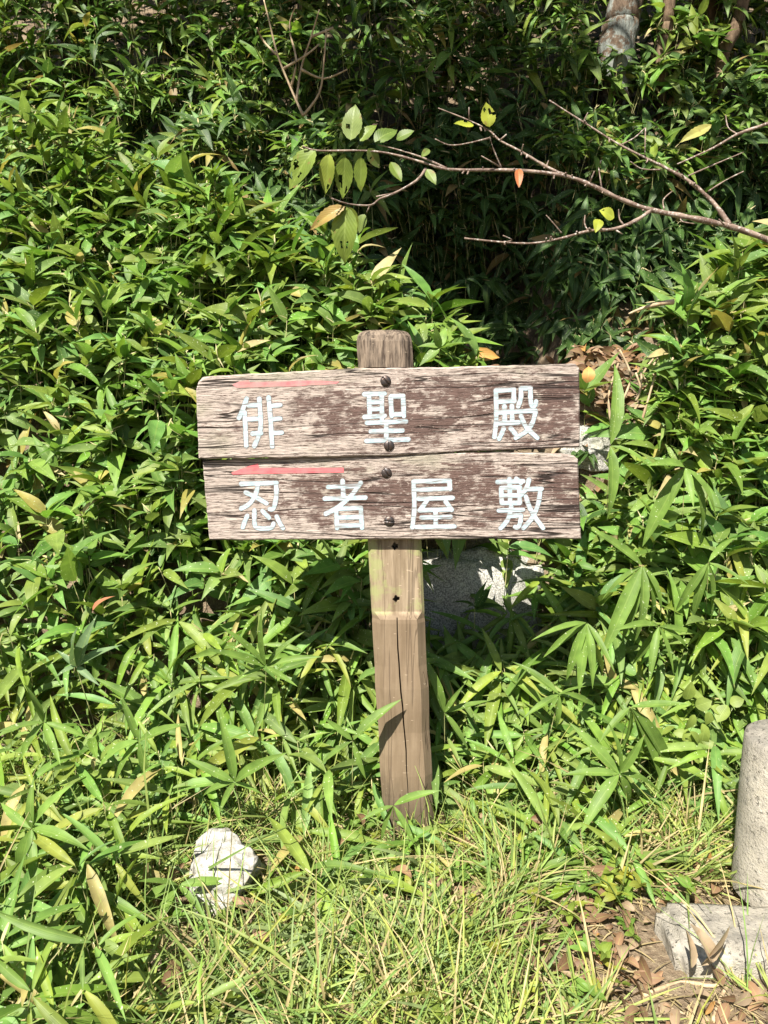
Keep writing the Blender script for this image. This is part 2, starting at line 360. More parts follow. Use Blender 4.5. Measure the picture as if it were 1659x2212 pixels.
SETS = {'long': LONG, 'wide': WIDE, 'oval': OVALS, 'dead': DEAD, 'grass': GRS}
def leaf_matrix(base, d, n, L, W):
    d = d.normalized(); n = (n - d * n.dot(d))
    if n.length < 1e-4: n = d.orthogonal()
    n.normalize(); s = d.cross(n)
    return Matrix(((s.x * W, d.x * L, n.x * L, base.x), (s.y * W, d.y * L, n.y * L, base.y), (s.z * W, d.z * L, n.z * L, base.z), (0, 0, 0, 1)))
def mass(leaves, name):               # list of (set, variant, matrix, tint) -> one mesh
    by = {}
    for st, k, m, t in leaves: by.setdefault((st, k), []).append((m, t))
    VV, FF, UU, TT = [], [], [], []; off = 0
    for (st, k), items in by.items():
        v, f, uv = SETS[st][k]; n = len(items)
        A = np.array([[list(r) for r in m] for m, _ in items]); T = np.array([t for _, t in items])
        P = np.einsum('nij,vj->nvi', A[:, :3, :3], v) + A[:, None, :3, 3]
        VV.append(P.reshape(-1, 3)); UU.append(np.tile(uv, (n, 1))); TT.append(np.repeat(np.c_[T, np.ones(n)], len(v), axis=0))
        FF.append((f[None] + (np.arange(n) * len(v))[:, None, None] + off).reshape(-1, 3)); off += n * len(v)
    return bigmesh(name, np.concatenate(VV), np.concatenate(FF), np.concatenate(UU), np.concatenate(TT))
LEAFMESH = {}
def leafmesh(st, k, mt):
    key = (st, k, mt)
    if key not in LEAFMESH:
        v, f, uv = SETS[st][k]; me = bigmesh('leaf', v, f, uv); me.materials.append(M[mt]); LEAFMESH[key] = me
    return LEAFMESH[key]
def put_leaf(parent, st, k, m, tint, mt, name='leaf'):
    o = bpy.data.objects.new(name, leafmesh(st, k, mt)); COL.objects.link(o)
    if parent is not None:
        o.parent = parent; o.matrix_local = Matrix.Translation(-parent.location) @ m
    else: o.matrix_world = m
    o.color = (*tint, 1); return o
def rv(s=1.0): return Vector((random.gauss(0, s), random.gauss(0, s), random.gauss(0, s)))

# ------------------------------------------------------------------ bamboo sprigs
UPV = Vector((0, 0, 1))
def tint_broad():
    r = random.random()
    if r < .02: return (.40, .33, .17)
    if r < .04: return (.30, .26, .07)
    if r < .06: return (.20, .24, .05)
    b = random.uniform(.78, 1.25); return (.134 * b * random.uniform(.75, 1.25), .220 * b, .044 * b * random.uniform(.6, 1.4))
def tint_long():
    r = random.random()
    if r < .03: return (.36, .30, .12)
    if r < .07: return (.24, .27, .05)
    b = random.uniform(.7, 1.28); return (.150 * b * random.uniform(.78, 1.22), .234 * b, .048 * b * random.uniform(.6, 1.4))
def tint_shade():  # darkened leaf colour: shade of the hollow and inner bush painted in
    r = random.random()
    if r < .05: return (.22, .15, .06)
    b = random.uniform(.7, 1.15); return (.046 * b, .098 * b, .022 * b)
def make_sprig(pos, axis, n, L, asp, st, tintfn, droop=.25, culm_len=.2, open_=1.0):
    """pos: top node. Leaves fan out from the top few nodes of the culm."""
    axis = axis.normalized(); e1 = axis.orthogonal().normalized(); e2 = axis.cross(e1); a0 = random.uniform(0, 6.28)
    lv = []
    for i in range(n):
        a = a0 + i * 2.4 + random.uniform(-.45, .45)
        rad = e1 * math.cos(a) + e2 * math.sin(a)
        d = rad * open_ + axis * random.uniform(.05, .75) - UPV * droop * random.uniform(.3, 1.6) + rv(.10)
        back = (i / max(n, 1)) * random.uniform(.02, .08) * (L / .14)
        base = pos - axis * back + rad * .004
        nn = axis * .5 + UPV * .15 + SUN * .75 + rv(.30)
        l = L * random.uniform(.5, 1.28); w_ = l * asp * random.uniform(.82, 1.2)
        lv.append((st, random.randrange(6), leaf_matrix(base, d, nn, l, w_), tintfn()))
    bend = Vector((random.gauss(0, .12), random.gauss(0, .12) + .12, -1)).normalized()
    root = pos + (bend * .6 - axis * .4).normalized() * culm_len
    ex = []
    for i in range(random.choice((0, 1, 2, 3)) if st == 'wide' else random.choice((0, 0, 1))):
        ex.append(('grass', random.randrange(2), leaf_matrix(pos - axis * random.uniform(-.01, .05), axis * .6 + rv(.6), Vector((0, -1, .4)), random.uniform(.025, .055), random.uniform(.003, .006)), (.50, .43, .24)))
    return dict(pos=pos, root=root, leaves=lv, st=st, ex=ex)

SPR = []
CREST = [(-3.2, 3.5, 2.55), (-1.9, 3.25, 2.42), (-1.2, 3.12, 2.22), (-.64, 3.0, 2.0), (-.3, 2.9, 1.80), (-.08, 2.8, 1.66), (.22, 2.62, 1.46), (.36, 2.5, 1.20), (.44, 2.40, .74),
         (.76, 2.42, .72), (.90, 2.55, 1.0), (1.04, 2.6, 1.42), (1.25, 2.68, 1.62), (1.5, 2.76, 1.82), (2.0, 2.95, 2.15), (3.2, 3.4, 2.5)]
def front_surface(x, u):
    yc, zc = lerp_table(CREST, x); y0 = 1.93 + .08 * vnoise(x * 2.2, 3.1)
    y = y0 + (yc - y0) * u; z = .06 + (zc - .06) * u ** .88
    return y + .10 * vnoise(x * 3.1, z * 3.3, 1.0), z + .06 * vnoise(x * 4.1, y * 4.0, 2.0)
def clear_of_sign(p, r=.0):
    if p.y < 1.95 and -.60 < p.x < .60 and p.z > .52: return False
    if p.y < 1.80 and -.14 < p.x < .20 and p.z > .06: return False
    return True
def add_front(n, deep):
    k = 0
    while k < n:
        x = random.uniform(-2.3, 2.3); u = random.random() ** .9
        if abs(x) > 1.35 and random.random() < .45: continue
        y, z = front_surface(x, u)
        dp = abs(random.gauss(0, .05)) if not deep else random.uniform(.08, .42)
        p = Vector((x, y + dp, z - dp * .35))
        if p.z < ground(p.x, p.y) + .03: p.z = ground(p.x, p.y) + random.uniform(.04, .14)
        ppx = proj(p)
        # keep the face of the granite block and the litter shelf half open
        if 880 < ppx[0] < 1220 and 1130 < ppx[1] < 1400 and p.y < 2.5 and random.random() < .93: continue
        if 1215 < ppx[0] < 1415 and 700 < ppx[1] < 930 and random.random() < .95: continue
        if 900 < ppx[0] < 1245 and 640 < ppx[1] < 1160 and p.x > .34: continue
        if not clear_of_sign(p): continue
        longp = sstep(1180, 1500, ppx[1] + 120 * vnoise(x * 2, u * 5) + (60 if x > .4 else 0))
        axis = Vector((random.gauss(0, .35), -.55 - .25 * random.random(), .85)) + rv(.12)
        if random.random() < longp:
            SPR.append(make_sprig(p, axis, random.randint(4, 7), random.uniform(.15, .225), random.uniform(.105, .15), 'long', tint_long, .35, random.uniform(.12, .3)))
        else:
            up = random.random() < .45
            if up: axis = Vector((random.gauss(0, .25), -.25, 1)); p = p + Vector((0, -.02, .05))
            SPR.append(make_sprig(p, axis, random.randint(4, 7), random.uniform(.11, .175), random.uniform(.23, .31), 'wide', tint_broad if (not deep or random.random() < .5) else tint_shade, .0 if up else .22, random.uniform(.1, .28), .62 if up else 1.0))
        k += 1
add_front(2150, False); add_front(1200, True)
# small sprigs coming up through the grass
k = 0
while k < 260:
    x = random.uniform(-1.15, 1.1); y = random.uniform(1.0, 1.98)
    if x > -.24 and y < 1.46: continue
    if y < 1.25 and x > -.30: continue
    if x > .62 and y < 1.72: continue
    if -.45 < x < -.2 and y < 1.4 and random.random() < .5: continue
    p = Vector((x, y, ground(x, y) + (random.uniform(.07, .22) if x < -.25 or y > 1.7 else random.uniform(.03, .10))))
    if not clear_of_sign(p): continue
    q = proj(p)
    if 370 < q[0] < 620 and 1660 < q[1] < 2010: continue
    if -.56 < x < -.2 and 1.18 < y < 1.64: continue
    SPR.append(make_sprig(p, Vector((random.gauss(0, .3), -.35, 1)), random.randint(4, 7), random.uniform(.13, .19), random.uniform(.11, .15), 'long', tint_long, .4, p.z - ground(x, y)))
    k += 1
# the shaded hedge behind: a face that leans back
def back_surface(x, z):
    return WALL0 + .22 + .38 * (z - 1.4) + .14 * vnoise(x * 2.6, z * 2.9, 4.0) + .10 * vnoise(x * 6, z * 5, 1.0) + .50 * hollow(x) * (1 - sstep(1.75, 2.35, z))
k = 0
while k < 6600:
    x = random.uniform(-3.7, 3.7); z = random.uniform(1.30, 4.55)
    dp = abs(random.gauss(0, .20)); y = back_surface(x, z) + dp
    gz = ground(x, y)
    if z < gz: z = gz + random.uniform(.05, .5)
    p = Vector((x, y, z)); q = proj(p)
    if not (-250 < q[0] < 1910 and -250 < q[1]) and random.random() < .45: continue
    if 1290 < q[0] < 1420 and q[1] < 110 and y < 4.3 and random.random() < .9: continue
    hang = z < gz + .55
    axis = Vector((random.gauss(0, .4), -.6 + (-.3 if hang else 0), .75 if not hang else .25)) + rv(.15)
    L = random.uniform(.11, .18)
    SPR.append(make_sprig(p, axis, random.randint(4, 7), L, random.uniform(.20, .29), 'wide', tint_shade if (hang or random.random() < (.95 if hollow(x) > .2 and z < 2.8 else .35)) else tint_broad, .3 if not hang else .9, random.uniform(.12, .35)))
    k += 1

# sprigs set one by one after the photograph: node, then leaf tips, all in the plane given by its distance
def fresh():
    b = random.uniform(.85, 1.2); return (.135 * b, .222 * b, .044 * b)
def hand_sprig(node, tips, y, asp, st, spread=.10, tint=None, culm=.2, lab=None):
    P = at(*node, y); lv = []
    for i, (tx, ty) in enumerate(tips):
        dy = random.uniform(-1, .6) * spread
        T = at(tx, ty, y + dy); d = T - P; L = d.length
        nn = Vector((0, -.55, .8)) + rv(.15)
        lv.append((st, random.choice((0, 1, 2)), leaf_matrix(P + d * .02, d, nn, L, L * asp * random.uniform(.9, 1.15)), (tint or fresh)()))
    root = Vector((P.x + random.uniform(-.03, .03), P.y + .05, max(ground(P.x, P.y + .05) - .01, P.z - culm)))
    s = dict(pos=P, root=root, leaves=lv, st=st, label=lab); SPR.append(s); return s
hand_sprig((507, 1690), [(478, 1540), (602, 1622), (395, 1632), (474, 1752), (570, 1710), (420, 1710)], 1.62, .15, 'long', lab='star-shaped bamboo sprig just above the white rock')
hand_sprig((1338, 1672), [(1232, 1560), (1392, 1590), (1248, 1788), (1460, 1700), (1378, 1770), (1330, 1560), (1215, 1665)], 1.66, .17, 'long', lab='large five-pointed bamboo sprig midway between post and bollard')
hand_sprig((1362, 1527), [(1492, 1518), (1478, 1690), (1440, 1705), (1340, 1660), (1290, 1600), (1400, 1670)], 1.78, .14, 'long', lab='bamboo sprig with long arching leaves above the five-pointed one')
hand_sprig((1388, 1222), [(1290, 1290), (1300, 1420), (1345, 1390), (1395, 1400), (1440, 1380), (1275, 1130), (1460, 1340)], 1.98, .14, 'long', lab='bamboo sprig with drooping fingers below the boards, near their end')
hand_sprig((1423, 1353), [(1340, 1340), (1365, 1440), (1400, 1470), (1460, 1460), (1500, 1400), (1520, 1370)], 1.92, .14, 'long', lab='bamboo sprig with one dry pale leaf beside its node')
hand_sprig((1268, 1345), [(1150, 1370), (1170, 1420), (1215, 1480), (1250, 1500), (1290, 1490), (1330, 1450)], 1.90, .13, 'long', lab='dark bamboo sprig in the shade of the boards by the granite')
hand_sprig((1208, 1500), [(1110, 1420), (1205, 1590), (1130, 1545), (1300, 1520), (1265, 1480)], 1.84, .15, 'long')
hand_sprig((1530, 1215), [(1450, 1330), (1490, 1345), (1540, 1350), (1620, 1260), (1590, 1150)], 1.98, .14, 'long')
hand_sprig((1480, 1010), [(1385, 1180), (1440, 1100), (1420, 985), (1560, 1180), (1580, 1110), (1500, 1090)], 2.05, .17, 'long', lab='big bamboo sprig with wide arching leaves beside the board ends')
hand_sprig((1318, 963), [(1352, 768), (1430, 1000), (1335, 1120)], 2.08, .16, 'long', lab='bamboo sprig with one tall upright leaf rising past the litter')
hand_sprig((385, 1912), [(515, 1893), (442, 1970), (318, 2030), (248, 1965), (348, 2040), (300, 1900)], 1.42, .16, 'long', lab='low bamboo sprig with hanging leaves in front of the white rock')
hand_sprig((68, 1790), [(140, 1690), (150, 1870), (20, 1940), (75, 1930), (-10, 1730), (60, 1690), (180, 1810)], 1.40, .17, 'long', lab='bamboo sprig of broad drooping leaves at the edge, level with the rock')
hand_sprig((262, 2100), [(330, 2060), (400, 2180), (300, 2200), (140, 2130), (200, 2190)], 1.25, .15, 'long', lab='lowest bamboo sprig in the near corner')
hand_sprig((15, 1990), [(70, 2070), (60, 2170), (-20, 2150), (20, 2200), (110, 2010)], 1.3, .15, 'long')
hand_sprig((575, 1440), [(480, 1350), (560, 1320), (640, 1360), (450, 1400), (690, 1410), (500, 1470), (640, 1480)], 1.86, .13, 'long', lab='bamboo sprig of narrow spread leaves beside the bare middle of the post')
hand_sprig((762, 1600), [(858, 1503), (700, 1550), (690, 1650), (790, 1690)], 1.70, .16, 'long', spread=.03, lab='bamboo sprig whose leaf reaches across the post')
hand_sprig((850, 1740), [(945, 1700), (780, 1770), (900, 1830), (820, 1820)], 1.62, .14, 'long', spread=.04, lab='small bamboo sprig at the foot of the post')
hand_sprig((950, 752), [(938, 700), (962, 697), (1022, 738), (985, 775), (905, 790), (900, 740)], 2.2, .33, 'wide', spread=.05, lab='five-leaved bamboo sprig just above the board, beside the post head')
hand_sprig((165, 1440), [(150, 1350), (205, 1330), (260, 1390), (120, 1400), (100, 1470), (215, 1480)], 1.84, .2, 'wide', lab='pale bluish bamboo sprig low in the sunny bush', tint=lambda: (.14, .215, .11))
hand_sprig((960, 1540), [(915, 1400), (1000, 1480), (1015, 1620), (940, 1470), (1060, 1510)], 1.86, .15, 'long')
hand_sprig((300, 1600), [(180, 1650), (240, 1700), (330, 1720), (400, 1560), (260, 1500)], 1.66, .15, 'long')
hand_sprig((95, 1560), [(-10, 1580), (60, 1480), (190, 1590), (130, 1650), (20, 1650)], 1.62, .14, 'long')
for s in SPR[-22:]:
    s['hand'] = True

def zone(px, py):
    if py < 420: r = ('dark hedge above the cherry branch', 'in the shaded back hedge')
    elif px < 430:
        if py < 800: r = ('sunny bush crest', 'high on the sunlit bush')
        elif py < 1180: r = ('sunny bush beside the board ends', 'in bush beside the arrow ends')
        elif py < 1600: r = ('bush below board level', 'low in bush beyond arrow ends')
        else: r = ('bamboo around the white rock', 'in the undergrowth around the white rock')
    elif px < 900:
        if py < 800: r = ('bush behind the post head', 'in the bush behind the post head')
        elif py < 1420: r = ('bush under the lower board', 'under the lower board beside the post')
        else: r = ('bamboo beside the post foot', 'beside the lower post, rock side')
    elif px < 1250:
        if py < 800: r = ('dark hollow behind the sign', 'in the dark hollow behind the sign')
        elif py < 1450: r = ('bamboo by the granite block', 'around the granite block behind the post')
        else: r = ('bamboo past the post foot', 'beside the lower post, bollard side')
    else:
        if py < 800: r = ('bush below the cherry branch', 'in bush under the cherry branch')
        elif py < 1180: r = ('bush beside the board tails', 'in bush beside plain board ends')
        elif py < 1480: r = ('bush below the board tails', 'below the plain end of the boards')
        else: r = ('bamboo behind the bollard', 'in the undergrowth behind the bollard')
    return r
COUNT = {3: 'three-leaf', 4: 'four-leaf', 5: 'five-leaf', 6: 'six-leaf', 7: 'seven-leaf'}
# which 300 show largest: near, on the outside, inside the frame
def score(s):
    q = proj(s['pos'])
    if not (10 < q[0] < 1650 and 10 < q[1] < 2205): return -1
    if s.get('hand'): return 1e9
    x, y, z = s['pos']; a = s['leaves'][0]
    L = np.mean([m.col[1].xyz.length for _, _, m, _ in s['leaves']]); W = np.mean([m.col[0].xyz.length for _, _, m, _ in s['leaves']])
    inside = y - front_surface(x, min(1, max(0, (z / lerp_table(CREST, x)[1]) ** 1.13)))[0]
    if inside > .07: return 0
    if 425 < q[0] < 1255 and 790 < q[1] < 1165: return 0
    return len(s['leaves']) * L * W / q[2] ** 2
order = sorted(range(len(SPR)), key=lambda i: -score(SPR[i])); chosen = set(order[:300])
v6, f6 = tube([Vector((0, 0, 0)), Vector((.01, .0, .4)), Vector((0, 0, 1))], [1.0, .8, .55], 5)
CULM = pymesh('culm', [(v.x if abs(v.x) < 2 else v.x, v.y, v.z) for v in v6], f6); CULM.materials.append(M['culm'])
def culm_matrix(a, b, r):
    d = b - a; q = UPV.rotation_difference(d.normalized()).to_matrix(); L = d.length
    m = q @ Matrix.Diagonal((r, r, L)); m = m.to_4x4(); m.translation = a; return m
ORD = ['topmost', 'second from top', 'third from top', 'fourth from top', 'fifth from top', 'sixth from top', 'seventh from top', 'eighth from top', 'ninth from top', 'tenth from top',
       'eleventh from top', 'twelfth from top', 'thirteenth from top', 'fourteenth from top', 'fifteenth from top', 'sixteenth from top', 'seventeenth from top', 'eighteenth from top', 'nineteenth from top', 'twentieth from top']
auto_label = {}; sets_ = {}
for i in chosen:
    s = SPR[i]; q = proj(s['pos']); kd = 'narrow' if s['st'] == 'long' else 'broad'
    sets_.setdefault(f"{COUNT.get(len(s['leaves']), 'many-leaf')} {kd} bamboo sprig {zone(q[0], q[1])[1]}", []).append((q[1], i))
for lb, items in sets_.items():
    items.sort()
    for r_, (_, i) in enumerate(items): auto_label[i] = lb if len(items) == 1 else f"{lb}, {ORD[min(r_, 19)]}"
rest = []; CV, CF = [], []; off = 0
ctri = np.array([(f[0], f[i], f[i + 1]) for f in f6 for i in range(1, len(f) - 1)]); cv = np.array([tuple(v) for v in v6])
for i, s in enumerate(SPR):
    rad = random.uniform(.0012, .0022)
    if i in chosen:
        e = empty('bamboo_sprig', s['root']); q = proj(s['pos']); gname, where = zone(q[0], q[1])
        nlv = len(s['leaves']); kind = 'narrow-leaved' if s['st'] == 'long' else 'broad-leaved'
        if s.get('label'): tag(e, s['label'], 'bamboo', 'single bamboo sprigs that stand out')
        else: tag(e, auto_label[i], 'bamboo', f'{kind} sprigs, {gname}')
        c = bpy.data.objects.new('culm', CULM); COL.objects.link(c); c.parent = e; c.matrix_local = Matrix.Translation(-e.location) @ culm_matrix(s['root'], s['pos'], rad)
        for st, k, m, t in s['leaves']: put_leaf(e, st, k, m, t, 'leaf_o')
        for st, k, m, t in s.get('ex', ()): put_leaf(e, st, k, m, t, 'leaf_o', 'sheath')
    else:
        rest += s['leaves'] + s.get('ex', []); m = np.array([list(r) for r in culm_matrix(s['root'], s['pos'], rad)])
        CV.append(cv @ m[:3, :3].T + m[:3, 3]); CF.append(ctri + off); off += len(cv)
th = empty('bamboo_thicket', (0, 2.6, ground(0, 2.6)))
tag(th, 'dense mass of green dwarf bamboo filling the bank behind the sign', 'bamboo', kind='stuff')
o = link('foliage', mass(rest, 'foliage'), M['leaf_s'], th); o.location = -th.location; o['kind'] = 'stuff'
o = link('stems', bigmesh('stems', np.concatenate(CV), np.concatenate(CF)), M['culm'], th); o.location = -th.location; o['kind'] = 'stuff'

# ------------------------------------------------------------------ signpost
YP = 1.75
post_base = at(884, 1800, YP); post_top = at(829, 712, YP)
sign = empty('signpost', (post_base.x, YP, 0)); tag(sign, 'weathered wooden signpost with two brown boards lettered in white', 'signpost')
lean = (post_top.x - post_base.x) / (post_top.z - 0)
h = .0685; ch = .021; nd = .014
def ring(z, kind='full', ins=0.0):
    hh = h - ins; f = -hh + (nd if kind == 'notch' else 0); xx = hh - ch + (nd if kind == 'notch' else 0)
    return [(-xx, f), (xx, f), (hh, -hh + ch), (hh, hh - ch), (hh - ch, hh), (-hh + ch, hh), (-hh, hh - ch), (-hh, -hh + ch)]
rings = [(-.25, 'full', 0)] + [(.04 + .06 * i, 'full', .0015 * math.sin(i * 1.9)) for i in range(9)] + [(.575, 'full', 0), (.585, 'full', .001), (.603, 'notch', 0), (.8, 'notch', 0), (1.0, 'notch', 0), (1.214, 'notch', 0), (1.216, 'full', .001),
         (1.25, 'full', 0), (1.278, 'full', .001), (1.292, 'full', .004), (1.301, 'full', .010), (1.306, 'full', .020)]
V = []; F = []
for z, kd, ins in rings:
    for x, y in ring(z, kd, ins): V.append((x + lean * z + .0012 * vnoise(x * 40, z * 14), y + h + .0012 * vnoise(y * 40, z * 11), z))
n = len(rings)
for i in range(n - 1):
    for k in range(8): F.append((i * 8 + k, i * 8 + (k + 1) % 8, (i + 1) * 8 + (k + 1) % 8, (i + 1) * 8 + k))
F.append(tuple(range(8))[::-1]); V.append((lean * 1.306, h, 1.309)); tp = len(V) - 1
for k in range(8): F.append(((n - 1) * 8 + k, (n - 1) * 8 + (k + 1) % 8, tp))
post = link('post', pymesh('post', V, F, smooth=False), M['post'], sign)
# cut the long drying crack and the two empty bolt holes
def cut(target, cv_, cf_):
    me = pymesh('cutter', cv_, cf_, smooth=False); bm = bmesh.new(); bm.from_mesh(me); bmesh.ops.recalc_face_normals(bm, faces=bm.faces); bm.to_mesh(me); bm.free()
    c = link('cutter', me); c.location = sign.location
    md = target.modifiers.new('cut', 'BOOLEAN'); md.operation = 'DIFFERENCE'; md.solver = 'EXACT'; md.object = c
    bpy.context.view_layer.update()
    nm = bpy.data.meshes.new_from_object(target.evaluated_get(bpy.context.evaluated_depsgraph_get()))
    target.modifiers.clear()
    if len(nm.polygons) > 20: target.data = nm
    bpy.data.objects.remove(c)
zs = [.03 + i * .04 for i in range(15)]
cx = [lean * z - .001 + .0035 * math.sin(z * 9) + random.uniform(-.0012, .0012) for z in zs]
wd = [.0008 + .0026 * sstep(.03, .3, z) * (1 if z < .55 else .7) for z in zs]
V = []; F = []
for z, x, w_ in zip(zs, cx, wd): V += [(x - w_, -.02, z), (x + w_, -.02, z), (x, .03, z)]
for i in range(len(zs) - 1):
    for k in range(3): F.append((i * 3 + k, i * 3 + (k + 1) % 3, (i + 1) * 3 + (k + 1) % 3, (i + 1) * 3 + k))
F.append((2, 1, 0)); m3 = (len(zs) - 1) * 3; F.append((m3, m3 + 1, m3 + 2)); cut(post, V, F)
def hole(px, py, r):
    p = at(px, py, YP + nd) - sign.location; V = []; F = []
    for yy in (-.03, .05):
        for k in range(12): a = k * math.pi / 6; rr = r * (1 + .25 * math.sin(k * 2.3)); V.append((p.x + rr * math.cos(a), yy, p.z + rr * 1.15 * math.sin(a)))
    for k in range(12): F.append((k, (k + 1) % 12, 12 + (k + 1) % 12, 12 + k))
    F.append(tuple(range(12))[::-1]); F.append(tuple(range(12, 24))); cut(post, V, F)
hole(856, 1294, .0085); hole(853, 1180, .008)

def R1(x, y): return ((460 + x * .31344) / 1.15732, (780 + y * .31344) / 1.15732)
def R2(x, y): return ((960 + x * .31344) / 1.15732, (780 + y * .31344) / 1.15732)
class Board:
    def __init__(s, name, outline, yf, roll, yaw, thick, mt, centre):
        c = at(*centre, yf)
        s.mw = Matrix.Translation(c) @ Matrix.Rotation(yaw, 4, 'Z') @ Matrix.Rotation(-roll, 4, 'Y'); s.inv = s.mw.inverted()
        s.nrm = s.mw.to_3x3() @ Vector((0, -1, 0)); s.c = c
        pts = [s.px(*p) for p in outline]
        # follow the outline with a slightly chipped edge
        P = []
        for i, (a, b) in enumerate(zip(pts, pts[1:] + pts[:1])):
            k = max(1, int((b - a).length / .018))
            for j in range(k):
                q = a.lerp(b, j / k); 
                if j: q = q + Vector((vnoise(q.x * 60, q.y * 60, i) * .0012, vnoise(q.x * 45, q.y * 70, 3 + i) * .0016 + random.uniform(-.0006, .0006)))
                P.append(q)
        area = sum(a.x * b.y - b.x * a.y for a, b in zip(P, P[1:] + P[:1]))
        if area < 0: P.reverse()
        m = len(P); cen = sum(P, Vector((0, 0))) / m
        def inset(q, d):
            return Vector((q.x - math.copysign(d, q.x) if abs(q.x) > .44 else q.x, q.y - math.copysign(d, q.y) if abs(q.y) > .07 else q.y))
        V = []
        for lay, d in ((0, .0035), (.0035, 0), (thick - .002, 0), (thick, .002)):
            for q in P: k = inset(q, d); V.append((k.x, lay, k.y))
        F = []
        for l in range(3):
            for k in range(m): F.append((l * m + k, l * m + (k + 1) % m, (l + 1) * m + (k + 1) % m, (l + 1) * m + k))
        F.append(tuple(range(m))[::-1]); F.append(tuple(range(3 * m, 4 * m)))
        me = pymesh('board', V, F, smooth=False); bm = bmesh.new(); bm.from_mesh(me)
        bmesh.ops.recalc_face_normals(bm, faces=bm.faces); bm.to_mesh(me); bm.free()
        s.o = link('board', me, M[mt], sign); s.o.matrix_local = Matrix.Translation(-sign.location) @ s.mw
        s.nstroke = 0
    def px(s, x, y):                       # point of the board face seen at a pixel, in board x / height
        d = ray(x, y); o = Vector((0, 0, CAM_Z)); t = (s.c - o).dot(s.nrm) / d.dot(s.nrm); p = s.inv @ (o + d * t)
        return Vector((p.x, p.z))
    def stroke(s, V, F, pts, w_, hgt, base=0.0):
        P = [Vector((p[0], p[1], 0)) for p in pts]; P = smooth_path(P, 5) if len(P) > 2 else [P[0].lerp(P[1], i / 4) for i in range(5)]
        m = len(P); L, Rr = [], []
        for i, p in enumerate(P):
            d = (P[min(i + 1, m - 1)] - P[max(i - 1, 0)]); d = Vector((d.x, d.y)).normalized(); nn = Vector((-d.y, d.x))
            ww = w_ * (1 + .07 * math.sin(i * 1.7 + p.x * 300)) / 2
            L.append(Vector((p.x, p.y)) + nn * ww); Rr.append(Vector((p.x, p.y)) - nn * ww)
        def cap(p, d, ww):
            a0 = math.atan2(d.y, d.x); return [Vector((p.x, p.y)) + Vector((math.cos(a0 + t), math.sin(a0 + t))) * ww for t in (1.0, .5, 0, -.5, -1.0)]
        d1 = (P[-1] - P[-2]); d0 = (P[0] - P[1])
        loop = L + cap(P[-1], d1, w_ / 2) + Rr[::-1] + cap(P[0], d0, w_ / 2)
        k = len(loop); b0 = len(V); cen = None
        for q in loop: V.append((q.x, -base, q.y))
        for q in loop: V.append((q.x, -(base + hgt), q.y))
        for i in range(k): F.append((b0 + i, b0 + (i + 1) % k, b0 + k + (i + 1) % k, b0 + k + i))
        # face as quads between the two sides
        top = b0 + k
        for i in range(m - 1): F.append((top + i, top + i + 1, top + (k - 5 - 1 - (i + 1)), top + (k - 5 - 1 - i)))
        F.append(tuple(top + j for j in [m - 1] + list(range(m, m + 5)) + [m + 5])); F.append(tuple(top + j for j in [k - 6] + list(range(k - 5, k)) + [0]))
    def glyph(s, name, strokes, conv, w_=.0101, label=None):
        V, F, V2, F2 = [], [], [], []
        for i, st in enumerate(strokes):
            pts = [s.px(*conv(*p)) for p in st]
            s.stroke(V, F, pts, w_, .0006 + .00005 * i); s.stroke(V2, F2, pts, w_ + .0030, .0002 + .00002 * i)
        me = pymesh('character', V, F, smooth=False); o = link('character', me, M['white'], s.o)
        if label: o['label'] = label
        link('carved_edge', pymesh('carved_edge', V2, F2, smooth=False), M['edge'], s.o)
    def patch(s, name, poly, conv, mt, hgt=.0007):
        P = [s.px(*conv(*p)) for p in poly]; area = sum(a.x * b.y - b.x * a.y for a, b in zip(P, P[1:] + P[:1]))
        if area < 0: P.reverse()
        m = len(P); V = [(q.x, -.0, q.y) for q in P] + [(q.x, -hgt, q.y) for q in P]
        F = [(k, (k + 1) % m, m + (k + 1) % m, m + k) for k in range(m)] + [tuple(range(m, 2 * m))]
        link(name, pymesh(name, V, F, smooth=False), M[mt], s.o)
    def screw(s, x, y, ang):
        p = s.px(*R1(x, y)); r = .0128; N = 22; V = []; idx = {}; F = []
        for i in range(N + 1):
            for j in range(N + 1):
                a = -1 + 2 * i / N; b = -1 + 2 * j / N
                u, v = a * math.sqrt(1 - b * b / 2), b * math.sqrt(1 - a * a / 2)
                hh = .0062 * math.sqrt(max(0, 1 - .92 * (u * u + v * v)))
                q = u * math.cos(ang) + v * math.sin(ang)
                if abs(q) < .10 and (u * u + v * v) < .9: hh = max(hh - .0035, .0004)
                idx[i, j] = len(V); V.append((p.x + u * r, -hh - .0002, p.y + v * r))
        for i in range(N):
            for j in range(N): F.append((idx[i, j], idx[i + 1, j], idx[i + 1, j + 1], idx[i, j + 1]))
        o = link('screw', pymesh('screw', V, F), M['steel'], s.o)

